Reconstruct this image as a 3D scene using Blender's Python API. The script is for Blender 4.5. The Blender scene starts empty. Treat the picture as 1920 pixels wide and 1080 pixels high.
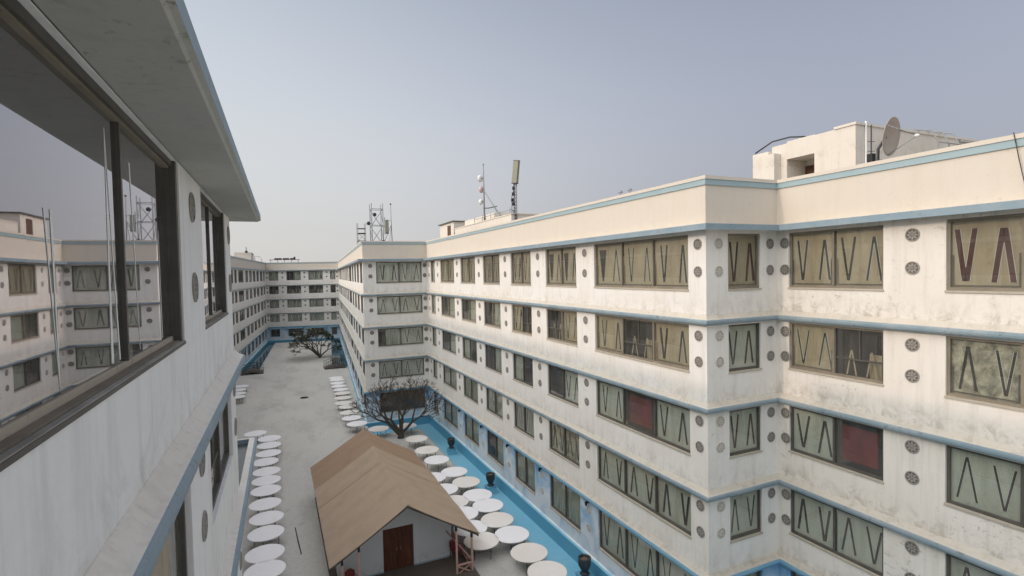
import bpy, math, random
from mathutils import Vector, Matrix
random.seed(7)
R = math.radians
S = bpy.context.scene
COL = S.collection

# ------------------------------------------------------------------ camera
F_PX, YAW, PITCH, ROLL = 988.5, 0.422639, 0.030502, -0.021438
fw = Vector((math.sin(YAW), math.cos(YAW), 0)); rt = Vector((math.cos(YAW), -math.sin(YAW), 0)); up = Vector((0, 0, 1))
fw2 = fw*math.cos(PITCH) - up*math.sin(PITCH); up2 = up*math.cos(PITCH) + fw*math.sin(PITCH)
rt3 = rt*math.cos(ROLL) + up2*math.sin(ROLL); up3 = up2*math.cos(ROLL) - rt*math.sin(ROLL)
cd = bpy.data.cameras.new('camera'); cam = bpy.data.objects.new('camera', cd); COL.objects.link(cam)
M = Matrix.Identity(4)
for i, v in enumerate((rt3, up3, -fw2)):
    for j in range(3): M[j][i] = v[j]
cam.matrix_world = M
cd.sensor_width = 36; cd.lens = 36*F_PX/1920; cd.clip_start = .05; cd.clip_end = 6000
S.camera = cam

# ------------------------------------------------------------------ light
SUN_EL, SUN_AZ = R(22), R(-86)          # azimuth from +Y, clockwise towards +X
tosun = Vector((math.sin(SUN_AZ)*math.cos(SUN_EL), math.cos(SUN_AZ)*math.cos(SUN_EL), math.sin(SUN_EL)))
W = bpy.data.worlds.new('World'); S.world = W; W.use_nodes = True
wn = W.node_tree; wn.nodes.clear()
sky = wn.nodes.new('ShaderNodeTexSky'); sky.sky_type = 'NISHITA'; sky.sun_disc = False
sky.sun_elevation = SUN_EL; sky.sun_rotation = SUN_AZ % (2*math.pi)
sky.air_density = 1.0; sky.dust_density = .7; sky.ozone_density = 1.5; sky.altitude = 50
hs = wn.nodes.new('ShaderNodeHueSaturation'); hs.inputs['Saturation'].default_value = .42
bg = wn.nodes.new('ShaderNodeBackground'); bg.inputs['Strength'].default_value = .142
wo = wn.nodes.new('ShaderNodeOutputWorld')
# thin warm dust haze near the horizon
tc = wn.nodes.new('ShaderNodeTexCoord'); sx = wn.nodes.new('ShaderNodeSeparateXYZ'); wn.links.new(tc.outputs['Generated'], sx.inputs[0])
mr = wn.nodes.new('ShaderNodeMapRange'); mr.interpolation_type = 'SMOOTHSTEP'
for i, v in ((1, -.02), (2, .55), (3, .92), (4, .10)): mr.inputs[i].default_value = v
wn.links.new(sx.outputs[2], mr.inputs[0])
hz = wn.nodes.new('ShaderNodeMixRGB'); hz.inputs[2].default_value = (2.75, 2.68, 2.66, 1)
wn.links.new(mr.outputs[0], hz.inputs[0]); wn.links.new(hs.outputs[0], hz.inputs[1])
wn.links.new(sky.outputs[0], hs.inputs['Color']); 
# sky dull away from the sun; unseen zenith boosted as added fill light
def lobe(vec, a, b, lo, hi):
    d = wn.nodes.new('ShaderNodeVectorMath'); d.operation = 'DOT_PRODUCT'; d.inputs[1].default_value = Vector(vec).normalized()
    wn.links.new(tc.outputs['Generated'], d.inputs[0]); r = wn.nodes.new('ShaderNodeMapRange'); r.interpolation_type = 'SMOOTHSTEP'
    for i, v in ((1, a), (2, b), (3, lo), (4, hi)): r.inputs[i].default_value = v
    wn.links.new(d.outputs['Value'], r.inputs[0]); return r.outputs[0]
mm = wn.nodes.new('ShaderNodeMath'); mm.operation = 'MULTIPLY'
wn.links.new(lobe((-1, .3, 0), -.75, .30, .50, .95), mm.inputs[0]); wn.links.new(lobe((-.22, -.12, .96), .35, .95, 1, 4.2), mm.inputs[1])
sc = wn.nodes.new('ShaderNodeVectorMath'); sc.operation = 'SCALE'
wn.links.new(hz.outputs[0], sc.inputs[0]); wn.links.new(mm.outputs[0], sc.inputs['Scale'])
def tint(src, fac, a, b):
    x = wn.nodes.new('ShaderNodeMixRGB'); x.inputs[1].default_value = (*a, 1); x.inputs[2].default_value = (*b, 1); wn.links.new(fac, x.inputs[0])
    y = wn.nodes.new('ShaderNodeMixRGB'); y.blend_type = 'MULTIPLY'; y.inputs[0].default_value = 1; wn.links.new(src, y.inputs[1]); wn.links.new(x.outputs[0], y.inputs[2]); return y.outputs[0]
w1 = tint(sc.outputs[0], lobe((-1, .3, 0), -.75, .45, 0, 1), (.97, .985, 1.09), (1, 1, .985))
w2 = tint(w1, lobe((-.22, -.12, .96), .35, .8, 0, 1), (1, 1, 1), (1.10, 1.0, .86))
wn.links.new(w2, bg.inputs[0]); wn.links.new(bg.outputs[0], wo.inputs[0])
sl = bpy.data.lights.new('sun', 'SUN'); sl.energy = .56; sl.angle = R(2.0); sl.color = (1, .74, .57)
so = bpy.data.objects.new('sun', sl); so.rotation_euler = tosun.to_track_quat('Z', 'Y').to_euler(); COL.objects.link(so)
S.view_settings.view_transform = 'Standard'; S.view_settings.look = 'None'
S.view_settings.exposure = 0.72; S.view_settings.gamma = 1
S.cycles.max_bounces = 8; S.cycles.transparent_max_bounces = 12

# ------------------------------------------------------------------ materials
def mat(name, col, rough=.8, metal=0, spec=.3):
    m = bpy.data.materials.new(name); m.use_nodes = True
    b = m.node_tree.nodes['Principled BSDF']
    b.inputs['Base Color'].default_value = (*col, 1); b.inputs['Roughness'].default_value = rough
    b.inputs['Metallic'].default_value = metal; b.inputs['Specular IOR Level'].default_value = spec
    return m
class NT:
    def __init__(s, m): s.m = m; s.t = m.node_tree; s.b = s.t.nodes['Principled BSDF']
    def n(s, typ, **kw):
        x = s.t.nodes.new('ShaderNode'+typ)
        for k, v in kw.items(): setattr(x, k, v)
        return x
    def l(s, a, b): s.t.links.new(a, b)
    def coord(s, scale, obj=False):
        g = s.n('TexCoord') if obj else s.n('NewGeometry')
        mp = s.n('Mapping'); mp.inputs['Scale'].default_value = scale
        s.l(g.outputs['Object' if obj else 'Position'], mp.inputs[0]); return mp.outputs[0]
    def noise(s, vec, scale, detail=6, rough=.6, dist=0):
        x = s.n('TexNoise'); s.l(vec, x.inputs['Vector']); x.inputs['Scale'].default_value = scale
        x.inputs['Detail'].default_value = detail; x.inputs['Roughness'].default_value = rough; x.inputs['Distortion'].default_value = dist
        return x.outputs['Fac']
    def ramp(s, fac, a, b, ca=0, cb=1):
        x = s.n('MapRange'); x.inputs[1].default_value = a; x.inputs[2].default_value = b
        x.inputs[3].default_value = ca; x.inputs[4].default_value = cb; x.clamp = True
        s.l(fac, x.inputs[0]); return x.outputs[0]
    def mul(s, a, b):
        x = s.n('Math', operation='MULTIPLY'); s.l(a, x.inputs[0])
        if isinstance(b, (int, float)): x.inputs[1].default_value = b
        else: s.l(b, x.inputs[1])
        return x.outputs[0]
    def mix(s, fac, a, b):
        x = s.n('MixRGB')
        if isinstance(fac, float): x.inputs[0].default_value = fac
        else: s.l(fac, x.inputs[0])
        for i, c in ((1, a), (2, b)):
            if isinstance(c, tuple): x.inputs[i].default_value = (*c, 1)
            else: s.l(c, x.inputs[i])
        return x.outputs[0]
    def bump(s, fac, st=.2, d=.02):
        x = s.n('Bump'); x.inputs['Strength'].default_value = st; x.inputs['Distance'].default_value = d
        s.l(fac, x.inputs['Height']); s.l(x.outputs[0], s.b.inputs['Normal'])
    def base(s, c): s.l(c, s.b.inputs['Base Color'])

def plaster(name, c=(.76, .75, .72), stain=(.50, .47, .42), mould=0., streak=.5, warm=(.60, .52, .41), splash=.5):
    m = mat(name, c, .85, spec=.2); t = NT(m)
    p = t.coord((1, 1, 1))
    big = t.ramp(t.noise(p, .55, 5, .6), .35, .75)
    col = t.mix(t.mul(big, .30), c, warm)
    vs = t.coord((2.6, 2.6, .22)); st = t.ramp(t.noise(vs, 1.3, 7, .65), .5, .8)
    col = t.mix(t.mul(st, streak), col, stain)
    fine = t.noise(p, 14, 4, .7)
    col = t.mix(t.mul(t.ramp(fine, .5, .85), .22), col, stain)
    # hairline water marks collecting along the foot of each spandrel (real dirt with its own shape)
    if mould > 0:
        a = t.ramp(t.noise(t.coord((1, 1, 1.5)), 4.2, 9, .75, .6), .57, .70)
        b = t.ramp(t.noise(p, .45, 3, .5), .45, .66)
        col = t.mix(t.mul(t.mul(a, b), mould), col, (.16, .15, .12))
    g = t.n('NewGeometry'); sp = t.n('SeparateXYZ'); t.l(g.outputs['Position'], sp.inputs[0])
    ad = t.n('Math', operation='ADD'); t.l(sp.outputs[2], ad.inputs[0]); ad.inputs[1].default_value = 1.72+32
    mo = t.n('Math', operation='MODULO'); t.l(ad.outputs[0], mo.inputs[0]); mo.inputs[1].default_value = 3.2
    foot = t.ramp(mo.outputs[0], 0, .75, 1, 0)
    blot = t.ramp(t.noise(t.coord((1, 1, .8)), 2.3, 9, .72, .8), .46, .68)
    col = t.mix(t.mul(t.mul(foot, blot), splash), col, (.30, .26, .20))
    drip = t.ramp(t.noise(t.coord((5, 5, .16)), 1.1, 6, .7), .56, .72); head = t.ramp(mo.outputs[0], 3.2, 1.2, .9, .15)
    col = t.mix(t.mul(t.mul(drip, head), splash*.75), col, (.36, .33, .28))
    t.base(col); t.bump(fine, .12, .01)
    return m
def painted(name, c, worn, amt=.5, sc=6, rough=.6, dark=(.08, .09, .10), damt=.5):
    m = mat(name, c, rough); t = NT(m); p = t.coord((1, 1, 1))
    n1 = t.noise(p, sc, 8, .7, .4); n2 = t.noise(p, sc*.25, 5, .6)
    col = t.mix(t.mul(t.ramp(n2, .4, .75), amt), c, worn)
    col = t.mix(t.mul(t.ramp(n1, .56, .72), damt), col, dark)
    t.base(col); t.bump(n1, .25, .01)
    return m
def cloudy(name):
    m = mat(name, (.7, .75, .78), .75); t = NT(m)
    p = t.coord((1, 1, 1)); n = t.noise(p, .8, 4, .55, .8)
    g = t.n('NewGeometry'); sx = t.n('SeparateXYZ'); t.l(g.outputs['Position'], sx.inputs[0])
    h = t.ramp(sx.outputs[2], -13.6, -11.6, 0, .62)
    ad = t.n('Math', operation='ADD'); t.l(h, ad.inputs[0]); t.l(t.ramp(n, .3, .72, -.35, .6), ad.inputs[1]); ad.use_clamp = True
    col = t.mix(ad.outputs[0], (.66, .70, .72), (.14, .36, .58))
    f = t.ramp(t.noise(p, 7, 6, .7), .55, .8)
    col = t.mix(t.mul(f, .3), col, (.45, .45, .42)); t.base(col)
    return m
def ground_mat(name, c, c2, dark):
    m = mat(name, c, .9, spec=.15); t = NT(m); p = t.coord((1, 1, 1))
    a = t.ramp(t.noise(p, .12, 6, .6, .3), .35, .7); b = t.ramp(t.noise(t.coord((1, .35, 1)), .5, 7, .7), .5, .72)
    f = t.noise(p, 6, 9, .85)
    col = t.mix(a, c, c2); col = t.mix(t.mul(b, .6), col, dark); col = t.mix(t.mul(t.ramp(f, .42, .75), .6), col, dark)
    bl = t.ramp(t.noise(p, .9, 8, .7, 1.2), .60, .74); col = t.mix(t.mul(bl, .5), col, tuple(v*.7 for v in dark))
    t.base(col); t.bump(f, .3, .02)
    return m
def glass(name, ior=1.55, tint=(.93, .95, .93), dust=.055):
    m = bpy.data.materials.new(name); m.use_nodes = True; t = m.node_tree; t.nodes.clear()
    o = t.nodes.new('ShaderNodeOutputMaterial'); mx = t.nodes.new('ShaderNodeMixShader')
    lw = t.nodes.new('ShaderNodeLayerWeight'); lw.inputs[0].default_value = .5          # Schlick reflectance, the same from both sides
    pw = t.nodes.new('ShaderNodeMath'); pw.operation = 'POWER'; pw.inputs[1].default_value = 5; t.links.new(lw.outputs['Facing'], pw.inputs[0])
    fr = t.nodes.new('ShaderNodeMapRange'); r0 = 2*((ior-1)/(ior+1))**2 if ior < 2 else ((ior-1)/(ior+1))**2
    fr.inputs[3].default_value = r0; fr.inputs[4].default_value = 1; t.links.new(pw.outputs[0], fr.inputs[0])
    tr = t.nodes.new('ShaderNodeBsdfTransparent'); tr.inputs[0].default_value = (*tint, 1)
    gl = t.nodes.new('ShaderNodeBsdfGlossy'); gl.inputs['Roughness'].default_value = .012; gl.inputs[0].default_value = (.95, .93, .98, 1)
    t.links.new(fr.outputs[0], mx.inputs[0]); t.links.new(tr.outputs[0], mx.inputs[1]); t.links.new(gl.outputs[0], mx.inputs[2])
    df = t.nodes.new('ShaderNodeBsdfDiffuse'); df.inputs[0].default_value = (.62, .60, .52, 1)
    g = t.nodes.new('ShaderNodeNewGeometry'); nz = t.nodes.new('ShaderNodeTexNoise'); nz.inputs['Scale'].default_value = 1.1; nz.inputs['Detail'].default_value = 6
    t.links.new(g.outputs['Position'], nz.inputs['Vector']); mr_ = t.nodes.new('ShaderNodeMapRange')
    for i, v in ((1, .3), (2, .75), (3, dust*.5), (4, dust*1.7)): mr_.inputs[i].default_value = v
    t.links.new(nz.outputs['Fac'], mr_.inputs[0]); m2 = t.nodes.new('ShaderNodeMixShader'); t.links.new(mr_.outputs[0], m2.inputs[0])
    t.links.new(mx.outputs[0], m2.inputs[1]); t.links.new(df.outputs[0], m2.inputs[2]); t.links.new(m2.outputs[0], o.inputs[0]); return m
def film(name, c, c2, sc=1.5, rough=.5, stretch=(1, 1, .35), smear=None):
    m = mat(name, c, rough, spec=.3); t = NT(m)
    n = t.noise(t.coord(stretch), sc, 5, .6, .5)
    col = t.mix(t.ramp(n, .35, .7), c, c2)
    if smear:
        v = t.noise(t.coord((2.2, 2.2, .25)), 1.3, 6, .65, .4); col = t.mix(t.mul(t.ramp(v, .45, .68), .55), col, smear)
        q = t.noise(t.coord((1, 1, 1)), 2.6, 8, .7); col = t.mix(t.mul(t.ramp(q, .55, .75), .5), col, tuple(x*.55 for x in smear))
    t.base(col); return m
def streaky(name, c, c2, c3):
    m = mat(name, c, .9); t = NT(m)
    n = t.noise(t.coord((9, 9, .5)), 1.6, 5, .6, .3); n2 = t.noise(t.coord((1, 1, .6)), 1.1, 4)
    t.base(t.mix(t.ramp(n2, .4, .7), t.mix(t.ramp(n, .38, .62), c, c2), c3)); return m

m_wall = plaster('white_plaster', mould=.4, splash=.42)
m_wall_old = plaster('mouldy_plaster', c=(.75, .72, .67), mould=1., streak=.6, splash=.75)
m_wall_near = plaster('streaked_plaster', c=(.86, .86, .85), stain=(.62, .62, .61), mould=.12, streak=.75, warm=(.72, .70, .65), splash=.35)
m_para = plaster('cream_parapet', c=(.62, .57, .50), stain=(.48, .43, .35), mould=.35, streak=.2, splash=.15)
m_ledgetop = plaster('cream_ledge_plaster', c=(.53, .50, .44), stain=(.28, .25, .21), mould=1., streak=.6, splash=.6)
m_ledge_near = plaster('pale_ledge_plaster', c=(.76, .74, .69), stain=(.45, .42, .36), mould=.5, streak=.4, warm=(.62, .57, .48), splash=.5)
m_blue = painted('faded_blue_paint', (.22, .30, .35), (.34, .39, .42), .5, 6, damt=.55)
m_bluedk = painted('weathered_blue_paint', (.20, .27, .31), (.34, .38, .40), .7, 4, damt=.8)
m_bluestripe = painted('pale_blue_paint', (.30, .40, .43), (.38, .46, .48), .4, 5, damt=.12)
m_gfblue = painted('bright_blue_paint', (.17, .36, .50), (.32, .48, .56), .5, 5, damt=.35)
m_cloud = cloudy('cloud_painted_wall')
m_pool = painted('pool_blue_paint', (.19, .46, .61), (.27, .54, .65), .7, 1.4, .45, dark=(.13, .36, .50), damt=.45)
m_poolwall = painted('shaded_pool_wall_paint', (.11, .33, .47), (.15, .39, .52), .5, 1.4, .45, dark=(.06, .20, .29), damt=.35)  # darker than the floor: deeper blue with some shade put into the colour
m_terrace = ground_mat('worn_concrete', (.52, .515, .485), (.60, .575, .52), (.30, .29, .27))
m_ground = ground_mat('dry_earth', (.30, .26, .20), (.34, .30, .24), (.2, .18, .14))
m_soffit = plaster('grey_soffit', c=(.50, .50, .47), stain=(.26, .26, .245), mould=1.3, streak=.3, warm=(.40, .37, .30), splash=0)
m_roofdeck = ground_mat('roof_screed', (.40, .38, .35), (.45, .43, .40), (.3, .28, .26))
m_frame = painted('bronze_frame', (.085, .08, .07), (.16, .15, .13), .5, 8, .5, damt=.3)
m_frame_lt = painted('sunlit_dusty_bronze', (.20, .175, .135), (.30, .265, .205), .7, 7, .7, dark=(.07, .06, .05), damt=.5)  # frame colour warmed and paled for the sunlit floors; also worn near frame
m_sill = painted('stained_sill', (.42, .38, .31), (.50, .46, .38), .6, 9, .8, dark=(.12, .10, .08), damt=.6)
m_glass = glass('window_glass')
m_glass_near = glass('reflective_glass', 4.6, (.62, .62, .62), .03)
m_dark = mat('dark_interior', (.025, .025, .025), .9)
m_film = film('sunlit_tan_blind', (.38, .33, .225), (.29, .25, .17), smear=(.22, .16, .09))  # blind as it looks in sun, the warm light put into its colour
m_film_g = film('shaded_grey_blind', (.46, .485, .415), (.37, .395, .34), smear=(.27, .27, .21))  # same blind as it looks in shade, the shade put into its colour
m_mould = film('mouldy_blind', (.45, .43, .33), (.07, .075, .06), 3.2, stretch=(1.3, 1.3, 1))
m_slit = mat('dark_slit', (.025, .022, .02), .8)
m_slit_red = mat('maroon_slit', (.05, .006, .006), .7)
m_edge = mat('pale_edging', (.50, .52, .46), .7)
m_red = film('faded_red_board', (.10, .015, .018), (.17, .035, .035), 2)
m_curt = streaky('streaked_curtain', (.42, .44, .36), (.13, .145, .115), (.30, .33, .27))
m_disc = painted('grey_rosette', (.30, .28, .255), (.40, .38, .345), .5, 20, .8, damt=.6)
m_disc_pale = painted('whitewashed_rosette', (.58, .56, .50), (.45, .42, .36), .5, 20, .8, damt=.2)
m_table = painted('white_tabletop', (.86, .85, .86), (.82, .80, .79), .4, 1.3, .45, dark=(.60, .55, .48), damt=.25)
m_table_old = painted('stained_tabletop', (.80, .77, .73), (.70, .63, .56), .8, .9, .55, dark=(.50, .42, .33), damt=.4)
m_steel = mat('dark_steel', (.06, .06, .065), .5, .4)
m_galv = painted('galvanised_steel', (.25, .26, .27), (.33, .34, .35), .4, 6, .5, damt=.2)
m_white = mat('white_enamel', (.72, .72, .70), .4)
m_urn = painted('black_clay', (.035, .04, .045), (.07, .08, .09), .5, 9, .4, damt=.2)
m_soil = mat('dry_soil', (.16, .11, .075), .95)
m_pink = painted('pink_paint', (.52, .32, .27), (.45, .26, .22), .5, 8, .6, damt=.25)
m_chair = mat('maroon_plastic', (.19, .035, .035), .45)
m_hutwall = plaster('grey_hut_render', c=(.62, .64, .65), stain=(.52, .54, .54), streak=.35, warm=(.58, .57, .53))
m_deck = painted('brown_deck', (.10, .085, .07), (.14, .11, .09), .5, 2, .8, damt=.3)
def roofsheet(name, c, c2, dk):
    m = mat(name, c, .75); t = NT(m)
    w = t.n('TexWave'); w.wave_type = 'BANDS'; w.bands_direction = 'Y'; w.inputs['Scale'].default_value = .21; w.inputs['Distortion'].default_value = 2.2
    w.inputs['Detail'].default_value = 3
    t.l(t.coord((.12, 1, .12)), w.inputs['Vector'])
    n = t.noise(t.coord((1, 1, 1)), 1.1, 7, .65)
    col = t.mix(t.mul(t.ramp(w.outputs['Fac'], .3, .9), .28), c, c2)
    col = t.mix(t.mul(t.ramp(n, .45, .75), .45), col, dk)
    sp = t.ramp(t.noise(t.coord((1, 1, 1)), 7, 2), .74, .78); col = t.mix(t.mul(sp, .5), col, (.5, .45, .38))
    t.base(col); t.bump(n, .2, .03); return m
m_tarp = roofsheet('tan_canvas', (.41, .31, .22), (.35, .265, .19), (.27, .20, .145))
m_tarp2 = roofsheet('brown_canvas', (.33, .225, .145), (.285, .195, .13), (.23, .155, .10))
def wood(name):
    m = mat(name, (.12, .05, .03), .55); t = NT(m)
    n = t.noise(t.coord((9, 9, .7)), 1.6, 5, .6); n2 = t.noise(t.coord((1, 1, 1)), 1.4, 3)
    col = t.mix(t.ramp(n, .35, .65), (.055, .022, .014), (.17, .06, .032))
    t.base(t.mix(t.mul(t.ramp(n2, .5, .7), .5), col, (.05, .035, .025))); return m
m_wood = wood('dark_red_wood')
m_bark = painted('grey_bark', (.17, .145, .12), (.24, .21, .18), .5, 9, .9, damt=.5)
m_bark_d = painted('dark_bark', (.08, .065, .05), (.12, .10, .08), .5, 9, .9, damt=.4)
m_leaf = film('deep_green_leaf', (.035, .046, .02), (.055, .064, .03), .8, .5)
m_leaf2 = film('olive_leaf', (.06, .075, .035), (.085, .085, .04), .8, .5)
m_flower = mat('yellow_white_petal', (.75, .65, .32), .6)
m_iron = mat('black_iron', (.03, .03, .032), .5, .3)
m_pent = plaster('weathered_white_render', c=(.66, .62, .56), stain=(.5, .46, .38), mould=.2, streak=.4)
m_door = mat('brown_door', (.10, .05, .035), .7)
m_dish = painted('beige_dish', (.40, .34, .29), (.46, .40, .35), .5, 5, .5, damt=.15)
m_panelant = mat('khaki_antenna', (.26, .26, .20), .6)
m_pinkish = mat('pale_pink_cover', (.55, .42, .40), .6)

# ------------------------------------------------------------------ mesh helpers
class MB:
    def __init__(s): s.v = []; s.f = []; s.m = []; s.mats = []; s.sm = []
    def mi(s, m):
        if m not in s.mats: s.mats.append(m)
        return s.mats.index(m)
    def face(s, pts, m, smooth=False):
        b = len(s.v); s.v += [tuple(p) for p in pts]; s.f.append(tuple(range(b, b+len(pts)))); s.m.append(s.mi(m)); s.sm.append(smooth)
    def raw(s, vs, fs, m, smooth=False):
        b = len(s.v); s.v += [tuple(p) for p in vs]; k = s.mi(m)
        for f in fs: s.f.append(tuple(i+b for i in f)); s.m.append(k); s.sm.append(smooth)
    def box(s, x0, x1, y0, y1, z0, z1, m, T=None):
        vs = [Vector((x, y, z)) for z in (z0, z1) for x, y in ((x0, y0), (x1, y0), (x1, y1), (x0, y1))]
        if T is not None: vs = [T @ v for v in vs]
        s.raw(vs, [(3, 2, 1, 0), (4, 5, 6, 7), (0, 1, 5, 4), (1, 2, 6, 5), (2, 3, 7, 6), (3, 0, 4, 7)], m)
    def bar(s, p, q, w, d, m, ref=(0, 0, 1)):
        p = Vector(p); q = Vector(q); a = (q-p).normalized(); r = Vector(ref)
        if abs(a.dot(r)) > .98: r = Vector((0, 1, 0))
        x = a.cross(r).normalized()*w/2; y = x.cross(a).normalized()*d/2
        vs = [e+sx*x+sy*y for e in (p, q) for sx, sy in ((-1, -1), (1, -1), (1, 1), (-1, 1))]
        s.raw(vs, [(3, 2, 1, 0), (4, 5, 6, 7), (0, 1, 5, 4), (1, 2, 6, 5), (2, 3, 7, 6), (3, 0, 4, 7)], m)
    def tube(s, pts, rs, m, n=8, cap=True, smooth=True):
        pts = [Vector(p) for p in pts]
        if isinstance(rs, (int, float)): rs = [rs]*len(pts)
        vs = []; fs = []; x = None
        for i, p in enumerate(pts):
            a = (pts[min(i+1, len(pts)-1)]-pts[max(i-1, 0)]).normalized()
            if x is None:
                x = a.orthogonal().normalized()
            else:
                x = (x-a*x.dot(a))
                x = x.normalized() if x.length > 1e-6 else a.orthogonal().normalized()
            y = a.cross(x)
            vs += [p+(x*math.cos(2*math.pi*k/n)+y*math.sin(2*math.pi*k/n))*rs[i] for k in range(n)]
        for i in range(len(pts)-1):
            for k in range(n): fs.append((i*n+k, i*n+(k+1) % n, (i+1)*n+(k+1) % n, (i+1)*n+k))
        if cap: fs += [tuple(reversed(range(n))), tuple(range((len(pts)-1)*n, len(pts)*n))]
        s.raw(vs, fs, m, smooth)
    def lathe(s, prof, m, c=(0, 0, 0), n=24, T=None, smooth=True):
        vs = []; fs = []
        for r, z in prof:
            for k in range(n):
                v = Vector((c[0]+r*math.cos(2*math.pi*k/n), c[1]+r*math.sin(2*math.pi*k/n), c[2]+z))
                vs.append(T @ v if T is not None else v)
        for i in range(len(prof)-1):
            for k in range(n): fs.append((i*n+k, i*n+(k+1) % n, (i+1)*n+(k+1) % n, (i+1)*n+k))
        fs.append(tuple(reversed(range(n)))); fs.append(tuple(range((len(prof)-1)*n, len(prof)*n)))
        s.raw(vs, fs, m, smooth)
    def prism(s, poly, z0, z1, m, mside=None):
        n = len(poly); mside = mside or m
        s.raw([(x, y, z1) for x, y in poly], [tuple(range(n))], m)
        s.raw([(x, y, z0) for x, y in poly], [tuple(reversed(range(n)))], m)
        for i in range(n):
            a, b = poly[i], poly[(i+1) % n]
            s.face([(*a, z0), (*b, z0), (*b, z1), (*a, z1)], mside)
    def mesh(s, name):
        me = bpy.data.meshes.new(name); me.from_pydata(s.v, [], s.f)
        for m in s.mats: me.materials.append(m)
        me.polygons.foreach_set('material_index', s.m); me.polygons.foreach_set('use_smooth', s.sm); me.update(); return me
    def build(s, name, parent=None, off=None, me=None):
        o = bpy.data.objects.new(name, me or s.mesh(name)); COL.objects.link(o)
        if parent is not None:
            o.parent = parent; o.location = -Vector(off if off is not None else parent.get('_o', (0, 0, 0)))
        return o
def tag(o, label, cat, group=None):
    o['label'] = label; o['category'] = cat
    if group: o['group'] = group
    return o
def thing(name, label, cat, loc=(0, 0, 0), rz=0, group=None):
    o = bpy.data.objects.new(name, None); COL.objects.link(o); o.location = loc; o.rotation_euler = (0, 0, rz)
    o.empty_display_size = .2
    return tag(o, label, cat, group)
def inst(name, me, parent, loc=(0, 0, 0), rz=0):
    o = bpy.data.objects.new(name, me); COL.objects.link(o); o.parent = parent; o.location = loc; o.rotation_euler = (0, 0, rz); return o
def struct(o): o['kind'] = 'structure'; return o

# offset profile swept along a plan polyline, outside on the right of travel
def sweep(mb, poly, i0, i1, prof, cap=True):
    n = len(poly); rings = []
    for i in range(i0, i1+1):
        P = Vector(poly[i]); ns = []
        for a, b in ((i-1, i), (i, i+1)):
            if 0 <= a and b < n:
                d = (Vector(poly[b])-Vector(poly[a])).normalized(); ns.append(Vector((d.y, -d.x)))
        m = ns[0] if len(ns) == 1 else (ns[0]+ns[1])/(1+ns[0].dot(ns[1]))
        rings.append([(P.x+m.x*o, P.y+m.y*o, z) for o, z, _ in prof])
    k = len(prof)
    for a, b in zip(rings[:-1], rings[1:]):
        for j in range(k):
            j2 = (j+1) % k
            mb.face([a[j], a[j2], b[j2], b[j]][::-1], prof[j][2])
    if cap:
        mb.face(rings[0], prof[0][2]); mb.face(rings[-1][::-1], prof[0][2])

# ------------------------------------------------------------------ storeys
G = -14.7
B = {'1': 1.45, '2': -1.97, '3': -5.17, '4': -8.37, '5': -11.47}
TOP = 3.31
ROWS = [(-.82, 1.25), (-3.90, -2.14), (-7.08, -5.34), (-10.28, -8.56), (-13.68, -11.68)]
DZ = [(.87, -.14), (-2.50, -3.46), (-5.66, -6.63), (-8.84, -9.83), (-12.15, -13.1)]
A_, B_, C_, D_, E_ = (7.83, 52.6), (14.18, 52.6), (14.18, 14.45), (17.8, 14.45), (17.8, -14.)
F_, G_, H_ = (13.64, 128.9), (-1.86, 132.3), (-9.07, 53.3)
POLY = [H_, G_, F_, A_, B_, C_, D_, E_]

def wall(mb, P, Q, ops, z0, z1, m, rev=.16, mrev=None):
    P = Vector(P); Q = Vector(Q); L = (Q-P).length; d = (Q-P)/L; inn = Vector((-d.y, d.x))
    us = sorted({0, L, *[u for o in ops for u in o[:2]]}); zs = sorted({z0, z1, *[z for o in ops for z in o[2:4]]})
    pt = lambda u, z, k=0: (P.x+d.x*u+inn.x*k, P.y+d.y*u+inn.y*k, z)
    for a, b in zip(us[:-1], us[1:]):
        cells = [(e, f) for e, f in zip(zs[:-1], zs[1:]) if not any(o[0]-1e-4 <= a and b <= o[1]+1e-4 and o[2]-1e-4 <= e and f <= o[3]+1e-4 for o in ops)]
        run = None; runs = []
        for e, f in cells:
            if run and abs(run[1]-e) < 1e-6: run[1] = f
            else:
                run = [e, f]; runs.append(run)
        for e, f in runs: mb.face([pt(a, e), pt(b, e), pt(b, f), pt(a, f)], m)
    mr = mrev or m
    for u0, u1, a, b in ops:
        mb.face([pt(u0, a), pt(u0, a, rev), pt(u1, a, rev), pt(u1, a)], mr)
        mb.face([pt(u0, b), pt(u1, b), pt(u1, b, rev), pt(u0, b, rev)], mr)
        mb.face([pt(u0, a), pt(u0, b), pt(u0, b, rev), pt(u0, a, rev)], mr)
        mb.face([pt(u1, a), pt(u1, a, rev), pt(u1, b, rev), pt(u1, b)], mr)

# ------------------------------------------------------------------ windows
wcache = {}
def strip(mb, p, q, w0, w1, y, m, t=.012):
    (x0, z0), (x1, z1) = p, q
    vs = [(x0-w0/2, z0), (x0+w0/2, z0), (x1+w1/2, z1), (x1-w1/2, z1)]
    f = [(x, y, z) for x, z in vs]; b = [(x, y+t, z) for x, z in vs]
    mb.raw(f+b, [(0, 1, 2, 3), (7, 6, 5, 4), (0, 4, 5, 1), (1, 5, 6, 2), (2, 6, 7, 3), (3, 7, 4, 0)], m)
def vee(mb, xc, hw, z0, z1, w, y, m, inv=False, edge=True, fill=False):
    if fill:
        zq, zw = (z1, z0) if inv else (z0, z1)
        mb.face([(xc, y+.006, zq), (xc-hw, y+.006, zw), (xc+hw, y+.006, zw)], m)
    za, zb = (z1, z0) if inv else (z0, z1)          # za = apex
    for s in (-1, 1):
        if edge: strip(mb, (xc+.2*s*w, za), (xc+s*hw, zb), w*1.0+.03, w+.03, y+.008, m_edge)
        strip(mb, (xc+.2*s*w, za), (xc+s*hw, zb), w, w, y, m)
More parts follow.
